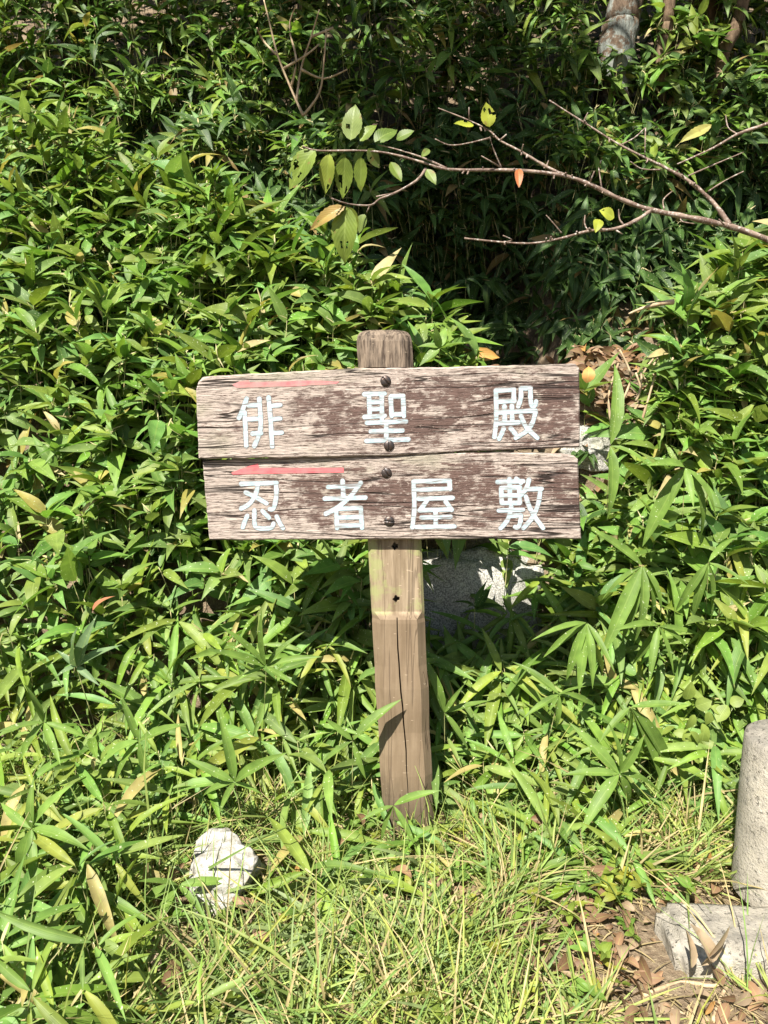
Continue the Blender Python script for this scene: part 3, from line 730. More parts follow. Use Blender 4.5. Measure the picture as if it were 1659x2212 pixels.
upper = Board('board', [(423, 842), (428, 825), (438, 814), (470, 811), (600, 804), (765, 796), (830, 795), (895, 794), (1010, 791), (1130, 788), (1233, 785), (1244, 786), (1252, 795),
                        (1253, 850), (1253, 966), (1100, 972), (960, 978), (845, 985), (640, 989), (429, 991)], YP - .019, R(1.7), R(1.3), .032, 'board_a', (840, 890))
lower = Board('board', [(437, 994), (640, 989), (840, 984), (965, 979), (1100, 977), (1215, 980), (1240, 984), (1249, 992), (1252, 1060), (1256, 1164), (1000, 1165), (700, 1166), (452, 1167)],
              YP - .012, R(.6), R(-.3), .026, 'board_b', (846, 1075))
upper.glyph('hai', [[(500, 690), (472, 770), (438, 845)], [(484, 800), (491, 940), (497, 1070)], [(600, 690), (612, 880), (600, 975), (560, 1070)], [(515, 745), (605, 741)], [(510, 855), (610, 851)], [(545, 970), (615, 966)],
                    [(675, 680), (692, 880), (704, 1072)], [(690, 750), (768, 742)], [(700, 855), (768, 850)], [(705, 966), (780, 962)]], R1)
upper.glyph('sei', [[(1437, 656), (1600, 651)], [(1475, 660), (1481, 822)], [(1577, 655), (1579, 850)], [(1482, 720), (1575, 717)], [(1482, 774), (1575, 772)], [(1440, 838), (1600, 828)],
                    [(1648, 682), (1657, 830)], [(1650, 674), (1748, 670)], [(1747, 670), (1754, 830)], [(1657, 818), (1752, 815)],
                    [(1460, 884), (1770, 873)], [(1490, 953), (1742, 945)], [(1455, 1029), (1790, 1016)], [(1613, 884), (1614, 1018)]], R1)
upper.glyph('den', [[(893, 626), (1036, 620)], [(1034, 622), (1036, 712)], [(893, 716), (1040, 708)], [(892, 628), (896, 760), (894, 880), (880, 998)],
                    [(960, 752), (963, 884)], [(1020, 748), (1022, 880)], [(905, 802), (1068, 794)], [(900, 889), (1074, 882)], [(955, 930), (938, 970), (918, 1012)], [(1010, 928), (1048, 972)],
                    [(1092, 612), (1090, 690), (1070, 752)], [(1094, 610), (1168, 607)], [(1167, 610), (1170, 715), (1184, 752), (1204, 744), (1212, 714)],
                    [(1072, 794), (1208, 787)], [(1208, 792), (1185, 880), (1130, 955), (1050, 1004)], [(1092, 832), (1135, 920), (1222, 1004)]], R2)
lower.glyph('nin', [[(455, 1371), (738, 1363)], [(733, 1366), (737, 1460), (716, 1562), (684, 1572)], [(590, 1378), (572, 1450), (524, 1528), (455, 1568)], [(492, 1440), (580, 1480), (658, 1526)],
                    [(505, 1626), (487, 1666), (469, 1718)], [(562, 1582), (564, 1690), (590, 1724), (690, 1722), (714, 1688)], [(627, 1588), (678, 1640)], [(740, 1632), (762, 1680), (790, 1724)]], R1)
lower.glyph('ja', [[(1265, 1346), (1272, 1480)], [(1150, 1396), (1385, 1388)], [(1122, 1489), (1448, 1480)], [(1410, 1362), (1335, 1462), (1230, 1556), (1130, 1610)],
                   [(1214, 1574), (1221, 1724)], [(1218, 1570), (1410, 1562)], [(1410, 1564), (1420, 1722)], [(1222, 1640), (1410, 1635)], [(1222, 1706), (1418, 1700)]], R1)
lower.glyph('ya', [[(236, 1352), (524, 1346)], [(522, 1348), (526, 1412)], [(250, 1418), (528, 1409)], [(236, 1354), (242, 1560), (226, 1718)], [(275, 1489), (548, 1482)], [(345, 1498), (318, 1540), (284, 1582)],
                   [(284, 1582), (530, 1574)], [(492, 1512), (540, 1578)], [(410, 1582), (413, 1705)], [(298, 1640), (530, 1633)], [(255, 1714), (562, 1711)]], R2)
lower.glyph('shiki', [[(905, 1356), (1110, 1349)], [(1000, 1332), (1006, 1525)], [(1055, 1330), (1092, 1362)], [(934, 1404), (939, 1524)], [(936, 1403), (1084, 1399)], [(1080, 1401), (1082, 1524)], [(940, 1524), (1082, 1522)], [(940, 1465), (1080, 1462)],
                      [(915, 1583), (1108, 1578)], [(1014, 1552), (1016, 1580)], [(1008, 1588), (985, 1660), (930, 1724)], [(1000, 1627), (1092, 1621)], [(1092, 1621), (1086, 1680), (1066, 1718), (1046, 1714)],
                      [(1156, 1336), (1138, 1400), (1096, 1458)], [(1140, 1413), (1256, 1410)], [(1246, 1416), (1230, 1530), (1182, 1640), (1112, 1724)], [(1130, 1472), (1180, 1598), (1268, 1722)]], R2)
upper.patch('arrow', [(385, 580), (450, 550), (515, 541), (528, 560), (800, 552), (1090, 545), (1160, 552), (1240, 556), (1215, 574), (1100, 582), (900, 592), (640, 600), (425, 606)], R1, 'red_faded')
lower.patch('arrow', [(377, 1281), (480, 1242), (590, 1204), (597, 1243), (900, 1243), (1272, 1241), (1276, 1280), (900, 1286), (590, 1291), (388, 1296)], R1, 'red')
for b, x, y, a in ((upper, 1608, 550, .7), (upper, 1635, 1065, 0), (lower, 1615, 1282, .6), (lower, 1637, 1668, 1.5)): b.screw(x, y, a)

# ------------------------------------------------------------------ stones
def stone(name, loc, size, rot, mt, seed, rough=.12, sub=4, flat=.5, boxy=0.0):
    bm = bmesh.new(); bmesh.ops.create_icosphere(bm, subdivisions=sub, radius=1); rnd = random.Random(seed)
    planes = [(Vector((rnd.gauss(0, 1), rnd.gauss(0, 1), rnd.gauss(0, .8))).normalized(), rnd.uniform(flat, flat + .35)) for _ in range(11)]
    for v in bm.verts:
        p = v.co.normalized()
        if boxy:
            m = max(abs(p.x), abs(p.y), abs(p.z)); p = p.lerp(p / m, boxy)
        for nn, d in planes:
            k = p.dot(nn) - d
            if k > 0: p = p - nn * k * (.85 if not boxy else .12)
        p = p * (1 + rough * .5 * vnoise(p.x * 3 + seed, p.y * 3, p.z * 3) + rough * .25 * vnoise(p.x * 9, p.y * 9 + seed, p.z * 9) + rough * .12 * vnoise(p.x * 24, p.y * 24 + seed, p.z * 24))
        v.co = Vector((p.x * size[0], p.y * size[1], p.z * size[2]))
    me = bpy.data.meshes.new(name); bm.to_mesh(me); bm.free(); me.polygons.foreach_set('use_smooth', [True] * len(me.polygons))
    o = link(name, me, M[mt]); o.location = loc; o.rotation_euler = rot; return o
p = at(488, 1850, 1.50)
tag(stone('rock', (p.x, 1.52, .050), (.125, .095, .098), (.15, .1, .4), 'lime', 5, .22, 5, .45), 'small rough white rock half sunk in the grass', 'rock')
tag(stone('granite_block', (.31, 2.47, .345), (.25, .13, .285), (0, .06, .05), 'granite', 3, .16, 5, .8, .62), 'speckled granite block behind the post, below the boards', 'stone')
tag(stone('granite_block', (.76, 2.70, .97), (.12, .09, .085), (0, .05, -.1), 'granite', 8, .16, 5, .8, .6), 'pale granite block below the leaf litter, beside the board ends', 'stone')

# ------------------------------------------------------------------ concrete bollard on its footing
bx = .912
bol = empty('bollard', (bx, 1.475, 0)); tag(bol, 'weathered grey concrete bollard standing on a square footing', 'bollard')
N = 40; prof = [(.113, -.03), (.112, .05), (.111, .2), (.109, .30), (.108, .326), (.105, .336), (.098, .3405), (.05, .343), (.0, .344)]; V = []; F = []
for r, z in prof[:-1]:
    for k in range(N): a = 2 * math.pi * k / N; rr = r * (1 + .006 * vnoise(math.cos(a) * 4, math.sin(a) * 4, z * 14)); V.append((rr * math.cos(a), rr * math.sin(a), z + .06))
for i in range(len(prof) - 2):
    for k in range(N): F.append((i * N + k, i * N + (k + 1) % N, (i + 1) * N + (k + 1) % N, (i + 1) * N + k))
V.append((0, 0, .404)); b0 = (len(prof) - 2) * N
for k in range(N): F.append((b0 + k, b0 + (k + 1) % N, len(V) - 1))
link('shaft', pymesh('shaft', V, F), M['conc_shaft'], bol)
bm = bmesh.new(); bmesh.ops.create_cube(bm, size=1); 
for v in bm.verts: v.co = Vector((v.co.x * 1.0, v.co.y * .15, v.co.z * .20))
bmesh.ops.bevel(bm, geom=bm.edges[:], offset=.020, segments=3, affect='EDGES')
bmesh.ops.subdivide_edges(bm, edges=[e for e in bm.edges if e.calc_length() > .1], cuts=14, use_grid_fill=True)
for v in bm.verts: v.co += Vector((vnoise(v.co.y * 22, v.co.z * 20), vnoise(v.co.x * 22, v.co.z * 20, 2), vnoise(v.co.x * 20, v.co.y * 20, 5))) * .006 + Vector((vnoise(v.co.y * 70, v.co.z * 60), vnoise(v.co.x * 70, v.co.z * 60, 2), vnoise(v.co.x * 60, v.co.y * 60, 5))) * .0022
me = bpy.data.meshes.new('footing'); bm.to_mesh(me); bm.free(); me.polygons.foreach_set('use_smooth', [True] * len(me.polygons))
o = link('footing', me, M['conc_base'], bol); o.location = (.172, -.150, -.038); o.rotation_euler = (0, 0, R(-2))

# ------------------------------------------------------------------ cherry tree: trunk outside the frame, one bough reaching in
YB = 2.15
def R4(x, y): return ((640 + x / 1.29609) / 1.15732, (220 + y / 1.29609) / 1.15732)
ct = empty('cherry_tree', (2.35, 2.0, ground(2.35, 2.0))); tag(ct, 'cherry tree whose knobbly reddish bough reaches in over the bush with a few leaves', 'tree')
BR = []
def depth_near(p, dflt, r=26):
    c = [(math.hypot(p[0] - a, p[1] - b), y) for a, b, y in BR]
    return min(c)[1] if c and min(c)[0] < r else dflt
def bough(pts, r0, r1, name='branch', y0=YB, y1=YB, mt='bark_twig', parent=None, knob=.16):
    m = len(pts); y0 = depth_near(pts[0], y0)
    P = [at(*R4(*p), y0 + (y1 - y0) * i / max(m - 1, 1)) for i, p in enumerate(pts)]
    for i in range(m - 1):
        for j in range(12):
            t = j / 12; BR.append((pts[i][0] + (pts[i + 1][0] - pts[i][0]) * t, pts[i][1] + (pts[i + 1][1] - pts[i][1]) * t, y0 + (y1 - y0) * (i + t) / (m - 1)))
    P = smooth_path(P, 5); Rr = [r1 + (r0 - r1) * (1 - i / (len(P) - 1)) ** 1.5 for i in range(len(P))]
    v, f = tube(P, Rr, 7, knob, int(pts[0][0])); par = parent or ct
    org = P[0]
    o = link(name, pymesh(name, [q - org for q in v], f), M[mt], par)
    o.location = org - par_world(par); return o
def par_world(o): return o.location + (par_world(o.parent) if o.parent else Vector((0, 0, 0)))
main = bough([(1800, 555), (1659, 492), (1540, 450), (1430, 425), (1280, 395), (1180, 360), (1080, 312), (1000, 285), (890, 270), (790, 266), (670, 266), (600, 260), (530, 238), (430, 212), (340, 203), (200, 203), (150, 188)], .0098, .0024, y0=2.2, y1=2.1)
bough([(1535, 445), (1480, 370), (1400, 300), (1310, 250), (1180, 185), (1060, 110), (950, 40)], .0075, .0022, y1=2.28)
bough([(1280, 396), (1230, 430), (1160, 457), (1080, 463), (990, 487), (900, 503), (800, 500), (675, 487)], .0062, .0024, y1=2.05)
bough([(1000, 283), (940, 255), (860, 207), (790, 170), (755, 138), (690, 105), (590, 65)], .0052, .0016, y1=2.2)
bough([(620, 262), (540, 226), (460, 200), (395, 184)], .0036, .0018)
bough([(550, 262), (520, 300), (450, 340), (400, 360), (370, 380), (300, 376), (245, 358)], .0042, .0020, y1=1.88)
bough([(1800, 60), (1659, 115), (1560, 150), (1480, 195), (1365, 247)], .0070, .0022, y0=2.25)
for tw in ([(755, 163), (640, 186), (580, 165)], [(795, 258), (770, 200), (757, 158)], [(795, 258), (730, 220)], [(990, 470), (965, 440), (940, 412)], [(1075, 461), (1065, 440), (1066, 412)], [(1190, 442), (1178, 425), (1175, 393)],
           [(1165, 460), (1188, 474)], [(1322, 392), (1320, 362), (1348, 335)], [(1120, 326), (1110, 258)], [(1080, 312), (1096, 270)], [(860, 207), (866, 183)], [(940, 255), (948, 235)], [(790, 170), (812, 150)], [(690, 105), (690, 62)],
           [(800, 500), (830, 493), (800, 478)], [(450, 340), (390, 352)], [(1560, 150), (1530, 128), (1522, 88)], [(1310, 265), (1250, 262), (1213, 238)], [(1180, 185), (1225, 162), (1262, 128)], [(1262, 130), (1260, 218)],
           [(1400, 285), (1480, 250), (1580, 208)], [(1465, 335), (1520, 300), (1580, 270)], [(1375, 415), (1380, 432), (1420, 440)], [(370, 380), (358, 405)], [(1060, 110), (1075, 80)], [(1520, 447), (1500, 425)]):
    dn = depth_near(tw[0], YB); bough(tw, .0026, .0015, 'twig', y0=dn, y1=dn + random.uniform(-.04, .04), knob=.3)
for path, n in ([(1540, 450), (1430, 425), (1280, 395), (1180, 360), (1080, 312), (1000, 285), (890, 270), (790, 266), (670, 266)], 16), ([(1480, 370), (1400, 300), (1310, 250), (1180, 185), (1060, 110)], 9), ([(1160, 457), (1080, 463), (990, 487), (900, 503), (800, 500)], 8), ([(940, 255), (860, 207), (790, 170), (690, 105)], 6):
    for i in range(n):
        t = random.random() * (len(path) - 1.01); a, b = path[int(t)], path[int(t) + 1]; f = t - int(t); q = (a[0] + (b[0] - a[0]) * f, a[1] + (b[1] - a[1]) * f)
        dn = depth_near(q, YB); e_ = (q[0] + random.uniform(-9, 5), q[1] + random.choice((-1, -1, 1)) * random.uniform(7, 15))
        bough([q, ((q[0] + e_[0]) / 2 + 1, (q[1] + e_[1]) / 2), e_], .0030, .0022, 'spur', y0=dn, y1=dn - random.uniform(.0, .015), knob=.3)
# leaves with torn holes: a finer blade from which cells are taken out
def cherry_leaf(seed, holes):
    rnd = random.Random(seed); nu, nv = 10, 16; V = []; UV = []; F = []
    for j in range(nv + 1):
        t = j / nv; wd = (math.sin(math.pi * t ** .85) ** .8) * (1 - .25 * t) if 0 < t < 1 else .02
        if t > .86: wd *= 1 - (t - .86) * 3.2
        for i in range(nu + 1):
            s = i / nu - .5; e = 1 + (.035 * (1 if j % 2 else -1) if i in (0, nu) else 0)
            V.append((s * wd * e, t + .04 * abs(s), -.16 * t * t + .20 * abs(s) * wd * .5 + .012 * math.sin(t * 44 - abs(s) * 34) + .03 * math.sin(t * 5 + seed))); UV.append((s + .5, t))
    hs = [(rnd.uniform(.15, .95), rnd.uniform(.35, .9), rnd.uniform(.04, .10)) for _ in range(holes)]
    for j in range(nv):
        for i in range(nu):
            u = (i + .5) / nu; t = (j + .5) / nv
            if any(math.hypot((u - a) * .55, t - b) < r * (.8 + .4 * rnd.random()) for a, b, r in hs) and abs(u - .5) > .06: continue
            a = j * (nu + 1) + i; F.append((a, a + 1, a + nu + 2, a + nu + 1))
    me = pymesh('leaf', V, F, uv=UV); me.materials.append(M['cherry_o']); return me
CL = [(195, 200, 95, 312, 92, 3, 0), (240, 212, 217, 338, 56, 1, 1), (290, 222, 277, 354, 62, 4, 0), (340, 222, 335, 334, 48, 0, 0), (306, 170, 318, 48, 68, 2, 2), (336, 172, 386, 112, 46, 0, 0), (384, 178, 455, 122, 60, 0, 3),
      (455, 168, 506, 132, 40, 0, 3), (362, 195, 402, 258, 40, 2, 2), (436, 240, 472, 296, 36, 0, 0), (552, 262, 582, 306, 32, 0, 2), (292, 380, 281, 562, 88, 2, 0), (290, 382, 168, 448, 46, 1, 5), (352, 408, 330, 465, 40, 0, 2),
      (756, 128, 748, 46, 48, 4, 4), (705, 122, 648, 106, 32, 2, 4), (1478, 118, 1378, 166, 36, 0, 6), (1162, 420, 1118, 392, 50, 1, 4), (1112, 424, 1104, 458, 34, 0, 4), (851, 262, 853, 310, 27, 0, 7), (560, 200, 540, 215, 22, 0, 2), (300, 385, 330, 470, 40, 3, 1)]
TN = [(.14, .195, .032), (.23, .28, .05), (.15, .20, .055), (.09, .14, .028), (.30, .33, .04), (.28, .19, .06), (.30, .28, .08), (.38, .12, .05)]
for i, (x0, y0, x1, y1, wd, ho, tn) in enumerate(CL):
    dn = depth_near((x0, y0), 2.07, 60); a = at(*R4(x0, y0), dn - .005); b = at(*R4(x1, y1), dn + random.uniform(-.05, .02)); d = b - a; L = d.length
    o = link('leaf', cherry_leaf(i, ho), None, ct); W = wd / 1.296 / 1.157 * a.y / FPX * 1.06
    o.matrix_local = Matrix.Translation(-ct.location) @ leaf_matrix(a, d, Vector((random.uniform(-.3, .3), -.9, .45)), L, W); o.color = (*TN[tn], 1)
# trunk, limbs and the crown that shades the back of the hedge
def limb(name, pts, r0, r1, mt, par, n=10):
    P = smooth_path(pts, 5); Rr = [r0 + (r1 - r0) * i / (len(P) - 1) for i in range(len(P))]
    v, f = tube(P, Rr, n, .05, 3); return link(name, pymesh(name, local(v, par), f), M[mt], par)
tb = ct.location
limb('trunk', [tb + Vector((0, 0, -.2)), tb + Vector((.02, .03, .6)), tb + Vector((-.02, .0, 1.3)), tb + Vector((.05, -.05, 2.2)), tb + Vector((.0, -.1, 3.2))], .13, .07, 'bark_plain', ct)
limb('limb', [tb + Vector((0, 0, 1.15)), Vector((1.95, 2.1, 1.35)), at(*R4(1800, 555), 2.2)], .04, .0135, 'bark_twig', ct)
limb('limb', [tb + Vector((.02, 0, 1.6)), Vector((1.95, 2.2, 2.1)), at(*R4(1800, 60), 2.25)], .03, .007, 'bark_twig', ct)
cc = []
crown_pts = []
def shade_ok(x, z):
    lo = lerp_table([(-2.6, 3.15), (-1.2, 2.95), (-.64, 2.62), (-.3, 2.20), (-.05, 1.88), (.12, 1.55), (.25, 1.28), (.80, 1.28), (.92, 1.65), (1.2, 1.95), (1.6, 2.3), (2.6, 2.7)], x)[0]
    return z > lo
k = 0
while k < 460:
    x = random.uniform(-2.6, 2.6); z = random.uniform(1.28, 4.6)
    if not shade_ok(x, z): continue
    dens = .22 + .60 * vnoise(x * 2.2, z * 2.4, 7)
    if -.15 < x < .95 and z < 2.95: dens = 1.6
    if z > 3.5: dens = max(dens, .5)
    if x > .7 and 2.0 < z < 3.0: dens *= .6
    if 1.6 * random.random() > dens: continue
    P = Vector((x, back_surface(x, z) - .02, z)) + SUN * random.uniform(2.9, 4.6); k += 1; crown_pts.append(P)
    for j in range(26):
        b = P + rv(.085); cc.append(('oval', random.randrange(4), leaf_matrix(b, rv(1) + Vector((0, 0, -.5)), UPV + rv(.5), random.uniform(.07, .11), random.uniform(.04, .06)), (.07, .15, .035)))
o = link('crown', mass(cc, 'crown'), M['cherry_s'], ct); o.location = -ct.location; o['kind'] = 'stuff'
cen = sum(crown_pts, Vector((0, 0, 0))) / len(crown_pts)
for q in random.sample(crown_pts, 16):
    limb('limb', [tb + Vector((.0, -.1, 3.1)), (tb + Vector((0, 0, 3.4))).lerp(q, .5) + Vector((0, 0, .35)), q], .03, .006, 'bark_plain', ct, 6)

# ------------------------------------------------------------------ trees behind the hedge
def back_tree(label, pts, r0, r1, y, mt, name='tree', branches=()):
    P = [at(px, py, y) for px, py in pts]; foot = Vector((P[0].x, y, ground(P[0].x, y)))
    e = empty(name, foot); tag(e, label, 'tree', 'trunks behind the hedge')
    limb('trunk', [foot - Vector((0, 0, .1))] + P + [P[-1] + (P[-1] - P[-2]).normalized() * 2.0], r0, r1, mt, e, 14)
    lv = []; c0 = Vector((P[-1].x, y, 5.0))
    for i in range(70):
        q = c0 + Vector((random.gauss(0, .9), random.uniform(-1.3, 1.6), random.uniform(-.3, 1.8)))
        for j in range(24): lv.append(('oval', random.randrange(4), leaf_matrix(q + rv(.13), rv(1) + Vector((0, 0, -.5)), UPV + rv(.5), random.uniform(.09, .14), random.uniform(.05, .08)), (.06, .13, .03)))
    o = link('crown', mass(lv, 'crown'), M['cherry_s'], e); o.location = -e.location; o['kind'] = 'stuff'
    for b in branches: limb('branch', [at(px, py, y - .05) for px, py in b], .018, .008, 'bark_plain', e, 6)
back_tree('thick tree trunk blotched with pale lichen behind the hedge', [(1325, 160), (1340, 60), (1362, -40)], .105, .085, 4.15, 'bark')
back_tree('thin straight bare trunk beside the lichen-blotched one', [(1428, 160), (1440, 60), (1450, -40)], .036, .03, 4.1, 'bark_plain')
back_tree('slanting brown trunk with a dark side branch behind the hedge', [(1440, 150), (1500, 60), (1560, -60)], .10, .08, 4.35, 'bark_plain', branches=[[(1390, 130), (1470, 90), (1540, 40)], [(1480, 90), (1455, 20), (1448, -30)]])
back_tree('leaning dark trunk nearest the corner behind the hedge', [(1555, 160), (1590, 60), (1620, -50)], .035, .03, 4.1, 'bark_plain')

for label, tx, ty in (('evergreen tree standing out of sight behind the dark hedge, arrow side', -1.9, 4.7), ('evergreen tree standing out of sight behind the dark hedge, middle', -.5, 5.1)):
    foot = Vector((tx, ty, ground(tx, ty))); e = empty('tree', foot); tag(e, label, 'tree', 'trunks behind the hedge')
    limb('trunk', [foot - Vector((0, 0, .1)), foot + Vector((.05, 0, 1.2)), foot + Vector((0, .1, 3))], .11, .07, 'bark_plain', e)
    lv = []
    for i in range(110):
        q = Vector((tx, ty, 5.1)) + Vector((random.gauss(0, .9), random.uniform(-1.6, 1.4), random.uniform(-.3, 1.8)))
        for j in range(24): lv.append(('oval', random.randrange(4), leaf_matrix(q + rv(.13), rv(1) + Vector((0, 0, -.5)), UPV + rv(.5), random.uniform(.09, .14), random.uniform(.05, .08)), (.06, .13, .03)))
    o = link('crown', mass(lv, 'crown'), M['cherry_s'], e); o.location = -e.location; o['kind'] = 'stuff'
# ------------------------------------------------------------------ dead shrub in the hedge top
ds = empty('dead_shrub', at(650, 240, 3.35)); tag(ds, 'dry leafless brown twigs sticking out of the hedge above the cherry leaves', 'shrub')
for pts in ([(655, 250), (628, 190), (600, 120), (580, 40), (570, 0)], [(640, 220), (650, 150), (672, 80), (690, 20)], [(628, 190), (640, 130), (625, 60), (640, 10)], [(650, 150), (700, 170), (750, 150)], [(672, 80), (720, 60)],
            [(600, 120), (570, 90), (555, 60)], [(655, 250), (690, 200), (700, 130), (705, 60)], [(610, 150), (660, 120), (690, 95)]):
    P = smooth_path([at(x, y, 3.35 + .05 * random.uniform(-1, 1)) for x, y in pts], 4)
    v, f = tube(P, [.006 - .0035 * i / len(P) for i in range(len(P))], 6, .15); link('branch', pymesh('branch', local(v, ds), f), M['dry'], ds)

# ------------------------------------------------------------------ dry sheath and twigs
def dry_thing(name, label, cat, pts, y, r0, r1, mt='dry', knob=.1, drop=0.0):
    P = smooth_path([at(*p, y + (yy if False else 0)) for p in pts], 4) if drop == 0 else smooth_path([Vector((at(*p, y).x, at(*p, y).y, at(*p, y).z)) for p in pts], 4)
    org = P[0].copy(); v, f = tube(P, [r0 + (r1 - r0) * i / (len(P) - 1) for i in range(len(P))], 7, knob, 4)
    o = link(name, pymesh(name, [q - org for q in v], f), M[mt]); o.location = org; tag(o, label, cat); return o
def on_ground(px, py, lift=.01):
    y = 1.0
    for _ in range(40):
        p = at(px, py, y)
        if p.z < ground(p.x, p.y) + lift: break
        y += .02
    return p
def twig(label, pts, r0, r1, lift=.012, name='twig', mt='dry'):
    P = smooth_path([on_ground(x, y, lift) for x, y in pts], 4); org = P[0].copy()
    v, f = tube(P, [r0 + (r1 - r0) * i / (len(P) - 1) for i in range(len(P))], 7, .15, 4)
    o = link(name, pymesh(name, [q - org for q in v], f), M[mt]); o.location = org; tag(o, label, 'twig'); return o
twig('grey dead stick lying in the grass above the white rock', [(350, 1712), (400, 1730), (460, 1742), (535, 1766)], .008, .004, .05)
twig('short gnarled brown root stub below the white rock', [(553, 2035), (545, 1990), (540, 1950), (556, 1925)], .007, .014, .03, 'root_stub', 'bark_plain')
twig('thin grey twig on the bare soil in front of the footing', [(1390, 2150), (1470, 2122), (1540, 2130), (1570, 2112)], .005, .0025, .008)
twig('pale forked stick on the soil at the frame edge by the footing', [(1540, 2205), (1560, 2150), (1575, 2125)], .005, .003, .01)
twig('straw-coloured broken stalk lying toward the footing', [(1290, 2180), (1380, 2160), (1480, 2190)], .004, .002, .01)
sh = [(1358, 678), (1390, 665), (1430, 655), (1455, 652)]
dry_thing('dry_sheath', 'bleached bent bamboo sheath at the edge of the hollow', 'sheath', sh, 2.35, .003, .010)
for i in range(14):
    a = (1390 + random.uniform(-60, 110), 740 + random.uniform(-30, 120)); ln = random.uniform(60, 140)
    dry_thing('dry_stalk', 'dead straw-yellow bamboo stalk standing beside the leaf litter', 'stalk', [a, (a[0] + random.uniform(-25, 25), a[1] + ln * .5), (a[0] + random.uniform(-40, 40), a[1] + ln)], 2.5 + random.uniform(0, .12), .004, .0045)['group'] = 'dead stalks by the litter'

# ------------------------------------------------------------------ grass, weeds and litter
gl = []
def g_tint(dry):
    if random.random() < dry: return (.42 * random.uniform(.8, 1.1), .34 * random.uniform(.8, 1.1), .17)
    b = random.uniform(.75, 1.25); y = random.random() ** 2; return ((.16 + .15 * y) * b, (.245 + .08 * y) * b, .06 * b)
def grass_at(x, y, L, W, dry, lay=.5):
    d = Vector((random.gauss(0, lay), random.gauss(0, lay) - .1, random.uniform(.25, 1)))
    gl.append(('grass', random.randrange(6), leaf_matrix(Vector((x, y, ground(x, y) - .004)), d, rv(.6) + Vector((0, -.6, .7)), L, W), g_tint(dry)))
k = 0
while k < 1700:
    x = random.uniform(-1.35, 1.25); y = random.uniform(.95, 2.05)
    bare = sstep(.16, .42, x + .14 * vnoise(x * 5, y * 6)) * (1 - sstep(1.45, 1.70, y))
    dens = (.55 + .45 * vnoise(x * 6, y * 7, 3)) * (1 - .97 * bare)
    if random.random() > dens: continue
    if x > .53 and 1.24 < y < 1.41: continue
    if (x - bx) ** 2 + (y - 1.475) ** 2 < .13 ** 2: continue
    if abs(x + .36) < .14 and 1.34 < y < 1.62 and random.random() < .85: continue
    k += 1; hgt = random.uniform(.06, .16) * (1.6 if random.random() < .15 else 1); lean_ = Vector((random.gauss(.1, .3), random.gauss(-.15, .3), 0))
    near_post = abs(x - .05) < .17 and y > 1.38
    wd_ = random.uniform(.0028, .0065); yl = random.random() ** 2; bb = random.uniform(.8, 1.2)
    for j in range(random.randint(6, 15)):
        a = random.uniform(0, 6.28); out = Vector((math.cos(a), math.sin(a), 0)); L = hgt * random.uniform(.6, 1.7) * (.3 if near_post else 1)
        t_ = (.40 * bb, .32 * bb, .17 * bb) if random.random() < .26 else ((.178 + .11 * yl) * bb * random.uniform(.85, 1.15), (.265 + .06 * yl) * bb, .075 * bb)
        gl.append(('grass', random.randrange(6), leaf_matrix(Vector((x, y, ground(x, y) - .004)) + out * random.uniform(.002, .016), out * random.uniform(.2, .9) + lean_ + UPV * random.uniform(.35, 1.0), UPV * .6 - out * .2 + rv(.3) + Vector((0, -.4, 0)), L, wd_ * random.uniform(.7, 1.3)), t_))
# long pale tussock arching over the front
for i in range(210):
    x = random.gauss(.02, .09); y = random.gauss(1.30, .05); a = random.gauss(.35, .8)
    d = Vector((math.sin(a) * 1.0 + .25, -.25 + .25 * math.cos(a), random.uniform(.12, .6)))
    b = random.uniform(.8, 1.2); gl.append(('grass', random.choice((1, 2, 3)), leaf_matrix(Vector((x, y, ground(x, y))), d, Vector((0, -.3, 1)) + rv(.3), random.uniform(.14, .34), random.uniform(.003, .0055)), (.27 * b, .33 * b, .09 * b)))
k = 0
while k < 5500:         # straw lying on the soil
    x = random.uniform(-.9, 1.2); y = random.uniform(.95, 1.9)
    if (x > .53 and 1.24 < y < 1.41): continue
    a = random.uniform(0, 6.28); b = random.uniform(.6, 1.15); k += 1
    gl.append(('grass', random.randrange(6), leaf_matrix(Vector((x, y, ground(x, y) + random.uniform(.002, .02))), Vector((math.cos(a), math.sin(a), random.uniform(-.02, .15))), UPV + rv(.3), random.uniform(.03, .11), random.uniform(.0015, .004)), (.42 * b, .33 * b, .19 * b)))
for i in range(380):   # broad pale flattened blades left of the tussock
    x = random.gauss(-.15, .12); y = random.gauss(1.30, .13); a = random.gauss(0, .9)
    gl.append(('grass', random.randrange(6), leaf_matrix(Vector((x, y, ground(x, y) + .01)), Vector((math.sin(a), -.4 * math.cos(a), random.uniform(.15, .6))), Vector((0, -.4, 1)) + rv(.25), random.uniform(.10, .22), random.uniform(.007, .012)), (.22, .28, .12)))
for i in range(70):   # tuft by the post foot
    x = random.gauss(.12, .06); y = random.gauss(1.66, .03); grass_at(x, y, random.uniform(.10, .26), .002, .05, .5)
tag(link('grass', mass(gl, 'grass'), M['grass']), 'short sunlit grass and straw at the foot of the sign', 'grass', kind='stuff')
wl = []
k = 0
